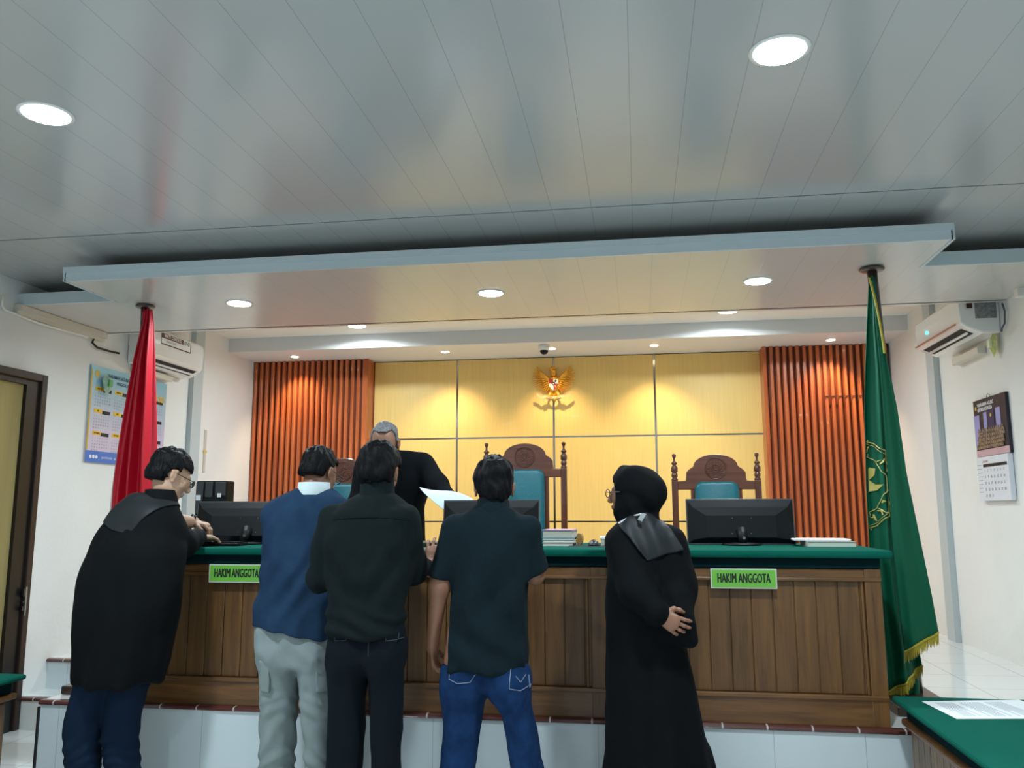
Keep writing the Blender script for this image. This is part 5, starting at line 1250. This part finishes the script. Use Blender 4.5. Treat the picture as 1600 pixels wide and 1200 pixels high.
# ---------------- man in the robe leaning on the left end of the bench
def man_robe():
    Y = 3.80
    hc = V3(at(248, 742, Y)); hc[1] = Y+.10; ax = axes((.62, .70, -.42))
    tr = rows(Y, [(772, 212, 262, .07, .075), (784, 195, 272, .06, .10), (800, 180, 274, .05, .125), (830, 160, 280, .03, .15), (860, 147, 284, .0, .165), (900, 133, 282, -.02, .17), (950, 124, 276, -.03, .175), (1000, 124, 262, -.03, .175), (1040, 125, 252, -.03, .175), (1068, 126, 244, -.03, .172)])
    Ll = rows(Y, [(1040, 126, 184, -.02, .11), (1075, 120, 178, -.02, .105), (1120, 108, 160, -.02, .092), (1160, 104, 152, -.02, .085), (1195, 105, 154, -.02, .078)])
    Rl = rows(Y, [(1040, 178, 236, .02, .11), (1075, 172, 226, .02, .105), (1120, 165, 213, .02, .092), (1160, 166, 212, .02, .085), (1195, 168, 216, .02, .078)])
    la, ra = (-2.66, Y-.02, .10), (-2.42, Y+.06, .10); Ll = leg_rows(Y, Ll, la); Rl = leg_rows(Y, Rl, ra)
    sR, eR, wR = V3(at(243, 816, Y+.0)), V3(at(284, 850, 3.98)), V3(at(310, 850, 4.20)); wR[2] = ZD+.052
    sL = V3(at(228, 795, Y+.12)); eL = V3(at(262, 812, 4.14)); wL = V3(at(303, 816, 4.32)); hL = V3(at(325, 823, 4.36))
    lo, hi = bounds((hc[0]-.42, Y-.1, .1), (hc[0]+.36, Y+.78, hc[2]+.03)); F = Field(lo, hi, BH)
    F.stack(tr, .03, -.02); F.stack(Ll, .03, -.016); F.stack(Rl, .03, -.016)
    F.chain([sR, eR, wR], [.055, .045, .03]); F.chain([sL, eL, wL], [.055, .045, .03])
    head_shape(F, hc, ax, 1.03, V3((hc[0]-.005, Y+.075, tr[0][0]-.03))); feet_body(F, la, (.2, 1)); feet_body(F, ra, (.4, 1))
    H1 = hand_field(wR, (.4, 1, -.1), (0, 0, -1), (-1, 0, 0), .95, curl=.35, fore=wR+(eR-wR)*.15, fr=.03)
    H2 = hand_field(wL, (1, .3, -.25), (0, .1, -1), (0, -1, 0), .86, curl=.8, fore=wL+(eL-wL)*.5, fr=.032)
    o = person_root(F, 'person in a long black robe and glasses leaning over the bench end', M_skinl, [H1, H2])
    child('hair', hair_field(hc, ax, 1.03, seed=17, thick=.013, nape=-.050, front=.050, top=.004), M_hair, o)
    glasses(o, hc, ax, 1.03)
    b = BM(); d = Vector(hL-wL).normalized(); c = Vector(wL)-d*.012
    a0 = d.orthogonal().normalized(); b0 = d.cross(a0); n = 24
    R = [[b.verts.new(c+d*t+(a0*math.cos(2*math.pi*k/n)*r_+b0*math.sin(2*math.pi*k/n)*r_)) for k in range(n)] for t, r_ in ((-.015, .034), (-.014, .0395), (.012, .0395), (.013, .034))]
    for i in range(3):
        for k in range(n): b.faces.new((R[i][k], R[i][(k+1) % n], R[i+1][(k+1) % n], R[i+1][k]))
    bobj('watch', b, M_dark, o, True)
    lo, hi = bounds((hc[0]-.42, Y-.1, .74), (hc[0]+.36, Y+.62, 1.70)); G = Field(lo, hi, .007)
    G.stack(tr, .03, 0, 2.2); G.chain([sR, eR, wR+(eR-wR)*.10], [.080, .070, .046], .06); G.chain([sL, eL+(sL-eL)*.25], [.070, .046], .05)
    G.cut((0, 0, -1), (0, 0, at(180, 1078, Y).z))
    G.fold(.008, lambda x, y, z: np.sin((x-.10*z)*44+2*np.sin(z*5)+y*12)*np.clip((1.35-z)*1.8, 0, 1))
    G.wrinkle(.010, (8, 8, 5), 51); G.wrinkle(.003, (22, 22, 14), 52)
    ro = child('robe', G, cloth('robe_black', (.002, .003, .004), rough=.8, bump=.15), o)
    K = Field(*bounds((hc[0]-.36, Y-.14, 1.38), (hc[0]+.12, Y+.12, 1.62), pad=.07), .005); K.stack(tr, .03, .007, 2.2); K.chain([sR, eR], [.092, .085], .06)
    K.wrinkle(.008, (9, 9, 7), 53); K.poly_cut([(at(x, y, Y-.08).x, at(x, y, Y-.08).z) for x, y in ((156, 816), (180, 828), (210, 836), (226, 812), (246, 792), (266, 782), (255, 764), (212, 756), (190, 762), (168, 786))])
    child('satin_yoke', K, mat('satin_black', (.007, .010, .012), .58, spec=.3, bump=.1, bscale=30), ro)
    zc = tr[0][0]; collar('collar', ro, (hc[0]-.02, Y+.065), .074, .080, zc-.05, zc+.022, MATS['robe_black'], dz_front=-.01)
    lo, hi = bounds((hc[0]-.42, Y-.1, .18), (hc[0]+.3, Y+.1, .85)); J = Field(lo, hi, .006); J.stack(Ll, .02); J.stack(Rl, .02)
    J.fold(.006, lambda x, y, z: np.sin(z*60+7*np.sin(x*11)+4*np.sin(z*15))*.5); J.wrinkle(.006, (12, 12, 12), 54)
    child('jeans', J, cloth('denim_navy', s2l(18, 34, 54), bscale=600), o)
    shoe(o, la, (.2, 1), M_blackm); shoe(o, ra, (.4, 1), M_blackm)

# ---------------- woman in headscarf and black gown
def woman():
    Y = 3.72
    hc = V3(at(988, 772, Y)); hc[1] = Y+.03; ax = axes((-.93, .36, .02)); r, f, u = ax
    tr = rows(Y, [(806, 978, 1022, 0, .07), (818, 966, 1036, 0, .09), (832, 957, 1050, 0, .105), (850, 950, 1060, 0, .12), (890, 947, 1070, 0, .13), (930, 944, 1070, 0, .135), (975, 944, 1068, 0, .145), (1020, 944, 1076, 0, .16), (1100, 944, 1095, 0, .18), (1195, 944, 1117, 0, .20)])
    z, cx, cy, rx, ry = tr[-1]; tr = tr+[(.30, cx+.01, cy, rx+.02, ry+.02), (.05, cx+.015, cy, rx+.04, ry+.04)]
    sN, eN, wN = V3(at(972, 846, Y-.05)), V3(at(996, 922, Y-.15)), V3(at(1030, 960, Y-.21))
    sF, eF, wF = V3(at(1048, 846, Y+.02)), V3(at(1058, 918, Y-.02)), V3(at(1058, 975, Y-.13))
    lo, hi = bounds((-.34, Y-.2, .02), (.38, Y+.1, hc[2]+.03)); F = Field(lo, hi, BH)
    F.stack([q for q in tr if q[0] > .9], .03, -.02)
    for sx in (-.06, .06): F.chain([(sx, Y, .95), (sx, Y, .5), (sx, Y, .10)], [.075, .055, .038]); feet_body(F, (sx, Y, 0), (-.6, .7))
    F.chain([sN, eN, wN], [.048, .038, .024]); F.chain([sF, eF, wF], [.048, .038, .024])
    head_shape(F, hc, ax, .95, V3((hc[0]+.03, Y, tr[0][0]-.04)))
    H1 = hand_field(wN, (.85, -.12, -.50), (.1, 1, .0), (.4, 0, 1), .86, curl=.5, fore=wN+(eN-wN)*.2, fr=.026)
    H2 = hand_field(wF+np.array([0, 0, .04]), (.1, .05, -1), (0, 1, .1), (-1, 0, .1), .60, curl=.9, fore=wF+(eF-wF)*.2, fr=.024)
    o = person_root(F, 'person in a black headscarf and long black gown with hands clasped behind the back', M_skin, [H1, H2])
    glasses(o, hc, ax, .95, .022, mat('thin_gold_frame', (.25, .2, .14), .3, metal=.8))
    mb = cloth('gown_black', (.0018, .0026, .0036), rough=.85, bump=.15); mh = cloth('scarf_black', (.0025, .003, .004), rough=.85, bump=.3, bscale=300)
    # headscarf
    K = Field(hc-np.array([.2, .22, .24]), hc+np.array([.26, .22, .2]), .0055)
    K.ell(hc-f*.012+u*.030, (.090, .108, .100), ax, .01); K.ell(hc-f*.085+u*.005, (.080, .068, .078), ax, .05)
    K.ell(hc-f*.01-u*.06, (.075, .088, .07), ax, .04); K.chain([hc-u*.06, hc-u*.12-f*.02, V3((hc[0]+.035, Y, tr[0][0]-.06))], [.085, .072, .085], .03)
    K.cap(hc+f*.045+u*.108, hc+f*.045+u*.07, .016, .03, .04)
    K.fold(.004, lambda x, y, z: np.sin((z+.9*(x-hc[0]))*75+2*np.sin(z*22))*np.clip((hc[2]+.02-z)*9, 0, 1)); K.wrinkle(.006, (16, 16, 12), 61)
    sl, g = K.reg(K.lo, K.ax_hi(), 0); q = [(g[i]-hc[i]) for i in range(3)]; lf = sum(q[i]*f[i] for i in range(3)); lu = sum(q[i]*u[i] for i in range(3)); lr = sum(q[i]*r[i] for i in range(3))
    face = np.minimum(lf-.056, .07*(1-np.sqrt((lr/.075)**2+((lu+.018)/.092)**2))) ; K.v = np.maximum(K.v, np.minimum(face, .03).astype(np.float32))
    child('headscarf', K, mh, o)
    # gown
    lo, hi = bounds((-.36, Y-.2, .12), (.42, Y+.1, 1.50)); G = Field(lo, hi, .0075)
    G.stack(tr, .03, 0, 2.1); G.chain([sN, eN, wN+(eN-wN)*.10], [.072, .066, .060], .05); G.chain([sF, eF, wF+(eF-wF)*.10], [.070, .070, .062], .05)
    G.chain([V3(at(1056, 935, Y-.10)), V3(at(1064, 975, Y-.13)), V3(at(1077, 1000, Y-.13))], [.052, .050, .036], .03)     # hanging bell sleeve
    G.fold(.009, lambda x, y, z: np.sin((x+.05*z)*46+2*np.sin(z*3)+y*15)*np.clip((1.15-z)*1.5, 0, 1)); G.wrinkle(.009, (8, 8, 4), 62); G.wrinkle(.004, (22, 22, 14), 63)
    ro = child('gown', G, mb, o)
    K = Field(*bounds((-.15, Y-.16, 1.36), (.26, Y+.1, 1.52), pad=.06), .005); K.stack(tr, .03, .010, 2.1); K.chain([sN, eN], [.078, .07], .05); K.chain([sF, eF], [.090, .084], .05)
    K.fold(.006, lambda x, y, z: np.sin((x+.3*z)*60)*.8); K.wrinkle(.006, (14, 14, 10), 64)
    K.poly_cut([(at(x, y, Y-.10).x, at(x, y, Y-.10).z) for x, y in ((966, 822), (982, 806), (1010, 800), (1032, 808), (1050, 828), (1070, 860), (1055, 864), (1040, 866), (1012, 877), (1000, 862), (982, 838))])
    child('satin_yoke', K, MATS['satin_black'], ro)
    b = BM(); pts = [Vector(project(G, V3(at(x, y, Y-.12)), off=.010)) for x, y in ((966, 818), (978, 811), (990, 806), (1002, 803))]
    tube(b, pts, .004, 6); v = [Vector(project(G, V3(at(x, y, Y-.14)), off=.016)) for x, y in ((1003, 801), (1010, 803), (1003, 815), (996, 812))]
    b.faces.new([b.verts.new(q_) for q_ in v]); bobj('ribbon', b, mat('ribbon_white', (.7, .73, .76), .5), ro)
    for sx in (-.06, .06): shoe(o, (sx, Y-.02, 0), (-.6, .7), M_blackm)

# ---------------- grey-haired judge bending over papers behind the bench
def judge():
    Y = 5.45
    hc = V3(at(601, 694, Y-.10)); hc[1] = Y-.10; ax = axes((.08, -.87, -.42)); r, f, u = ax
    tr = rows(Y, [(704, 592, 640, .0, .075), (712, 572, 660, .0, .10), (724, 562, 672, .0, .12), (750, 560, 672, .0, .13), (790, 563, 664, .03, .13), (840, 562, 664, .06, .13), (890, 560, 662, .08, .13)])
    tr = tr+[(1.15, tr[-1][1], Y+.10, .19, .135)]
    la, ra = (tr[-1][1]-.11, Y+.10, ZP+.10), (tr[-1][1]+.11, Y+.10, ZP+.10)
    Ll = [(1.25, la[0], Y+.10, .10, .12), (1.05, la[0], Y+.1, .09, .10), (.72, la[0], Y+.1, .065, .07)]; Rl = [(a, ra[0], c, d, e) for a, _, c, d, e in Ll]
    sR, eR, wR = V3(at(662, 724, Y)), V3(at(686, 758, Y-.15)), V3(at(716, 796, Y-.36))
    sL, eL, wL = V3(at(572, 724, Y)), V3(at(556, 790, Y-.10)), V3(at(590, 800, Y-.40))
    lo, hi = bounds((tr[0][1]-.30, Y-.45, ZP+.05), (tr[0][1]+.42, Y+.15, hc[2]+.03)); F = Field(lo, hi, BH)
    F.stack(tr, .03, -.018); F.stack(Ll, .03, -.01); F.stack(Rl, .03, -.01); F.chain([sR, eR, wR], [.05, .042, .028]); F.chain([sL, eL, wL], [.05, .042, .028])
    head_shape(F, hc, ax, 1.14, V3((tr[0][1], Y-.01, tr[0][0]-.05))); feet_body(F, la, (0, -1), ZP); feet_body(F, ra, (0, -1), ZP)
    H1 = hand_field(wR, (.25, -1, -.25), (0, .1, -1), (-1, 0, 0), .95, curl=.6, fore=wR+(eR-wR)*.2, fr=.028)
    H2 = hand_field(wL, (.2, -1, -.4), (0, .1, -1), (1, 0, 0), .95, curl=.6, fore=wL+(eL-wL)*.2, fr=.028)
    o = person_root(F, 'person with grey hair in a black suit bending forward behind the bench', M_skinl if 0 else M_skin, [H1, H2])
    child('hair', hair_field(hc, ax, 1.14, seed=23, thick=.010, front=.098, nape=-.05), M_hairg, o); glasses(o, hc, ax, 1.14)
    lo, hi = bounds((tr[0][1]-.30, Y-.45, 1.12), (tr[0][1]+.42, Y+.15, 2.0)); G = Field(lo, hi, .007)
    G.stack(tr, .03, 0, 2.5); G.chain([sR, eR, wR+(eR-wR)*.2], [.068, .06, .045], .045); G.chain([sL, eL, wL+(eL-wL)*.2], [.068, .06, .045], .045)
    # open front
    cx = tr[1][1]; c0 = V3((cx-.02, Y-.13, 1.80))
    G.wrinkle(.007, (9, 9, 7), 71)
    su = child('suit_jacket', G, cloth('suit_black', (.003, .004, .0055)), o)
    b = BM()
    for s in (-1, 1):
        P = [V3((cx+s*a, Y-.1, z_)) for a, z_ in ((.035, 1.90), (.085, 1.84), (.095, 1.78), (.055, 1.70), (.012, 1.56), (.005, 1.60), (.03, 1.76))]
        b.faces.new([b.verts.new(Vector(project(G, p, off=.006))) for p in P])
    o2 = bobj('lapel', b, MATS['suit_black'], su); solid(o2, .004)
    b = BM(); P = [V3((cx+a, Y-.1, z_)) for a, z_ in ((-.03, 1.90), (.03, 1.90), (.02, 1.72), (0, 1.58), (-.02, 1.72))]; b.faces.new([b.verts.new(Vector(project(G, p, off=.003))) for p in P]); bobj('shirt', b, cloth('shirt_dark', (.012, .016, .02)), o)
    lo, hi = bounds((la[0]-.1, Y, ZP+.08), (ra[0]+.1, Y+.2, 1.25)); J = Field(lo, hi, .008); J.stack(Ll, .02, .01); J.stack(Rl, .02, .01); child('trousers', J, MATS['suit_black'], o)
    shoe(o, la, (0, -1), M_blackm, ZP); shoe(o, ra, (0, -1), M_blackm, ZP)
    # the paper held up in his left hand, curling down toward the bench
    q = [(653, 761, 5.02), (684, 768, 5.00), (714, 764, 4.98), (760, 790, 4.94)]; q2 = [(656, 764, 4.98), (672, 780, 4.94), (688, 794, 4.91), (712, 812, 4.88)]
    b = BM(); A = [b.verts.new(at(*p)) for p in q]; B = [b.verts.new(at(*p)) for p in q2]; mid = [b.verts.new((A[i].co+B[i].co)/2+Vector((0, 0, .012))) for i in range(4)]
    for i in range(3): b.faces.new((A[i], A[i+1], mid[i+1], mid[i])); b.faces.new((mid[i], mid[i+1], B[i+1], B[i]))
    pp = bobj('sheet_of_paper', b, mat('sheet_blue', s2l(190, 208, 228), .7), smooth=True); solid(pp, .0008); md = pp.modifiers.new('sub', 'SUBSURF'); md.levels = 2; md.render_levels = 2
    tag(pp, 'curling white sheet held up by the grey-haired person behind the bench', 'paper')
man_polo(); man_shirt(); man_blue(); man_robe(); woman(); judge()
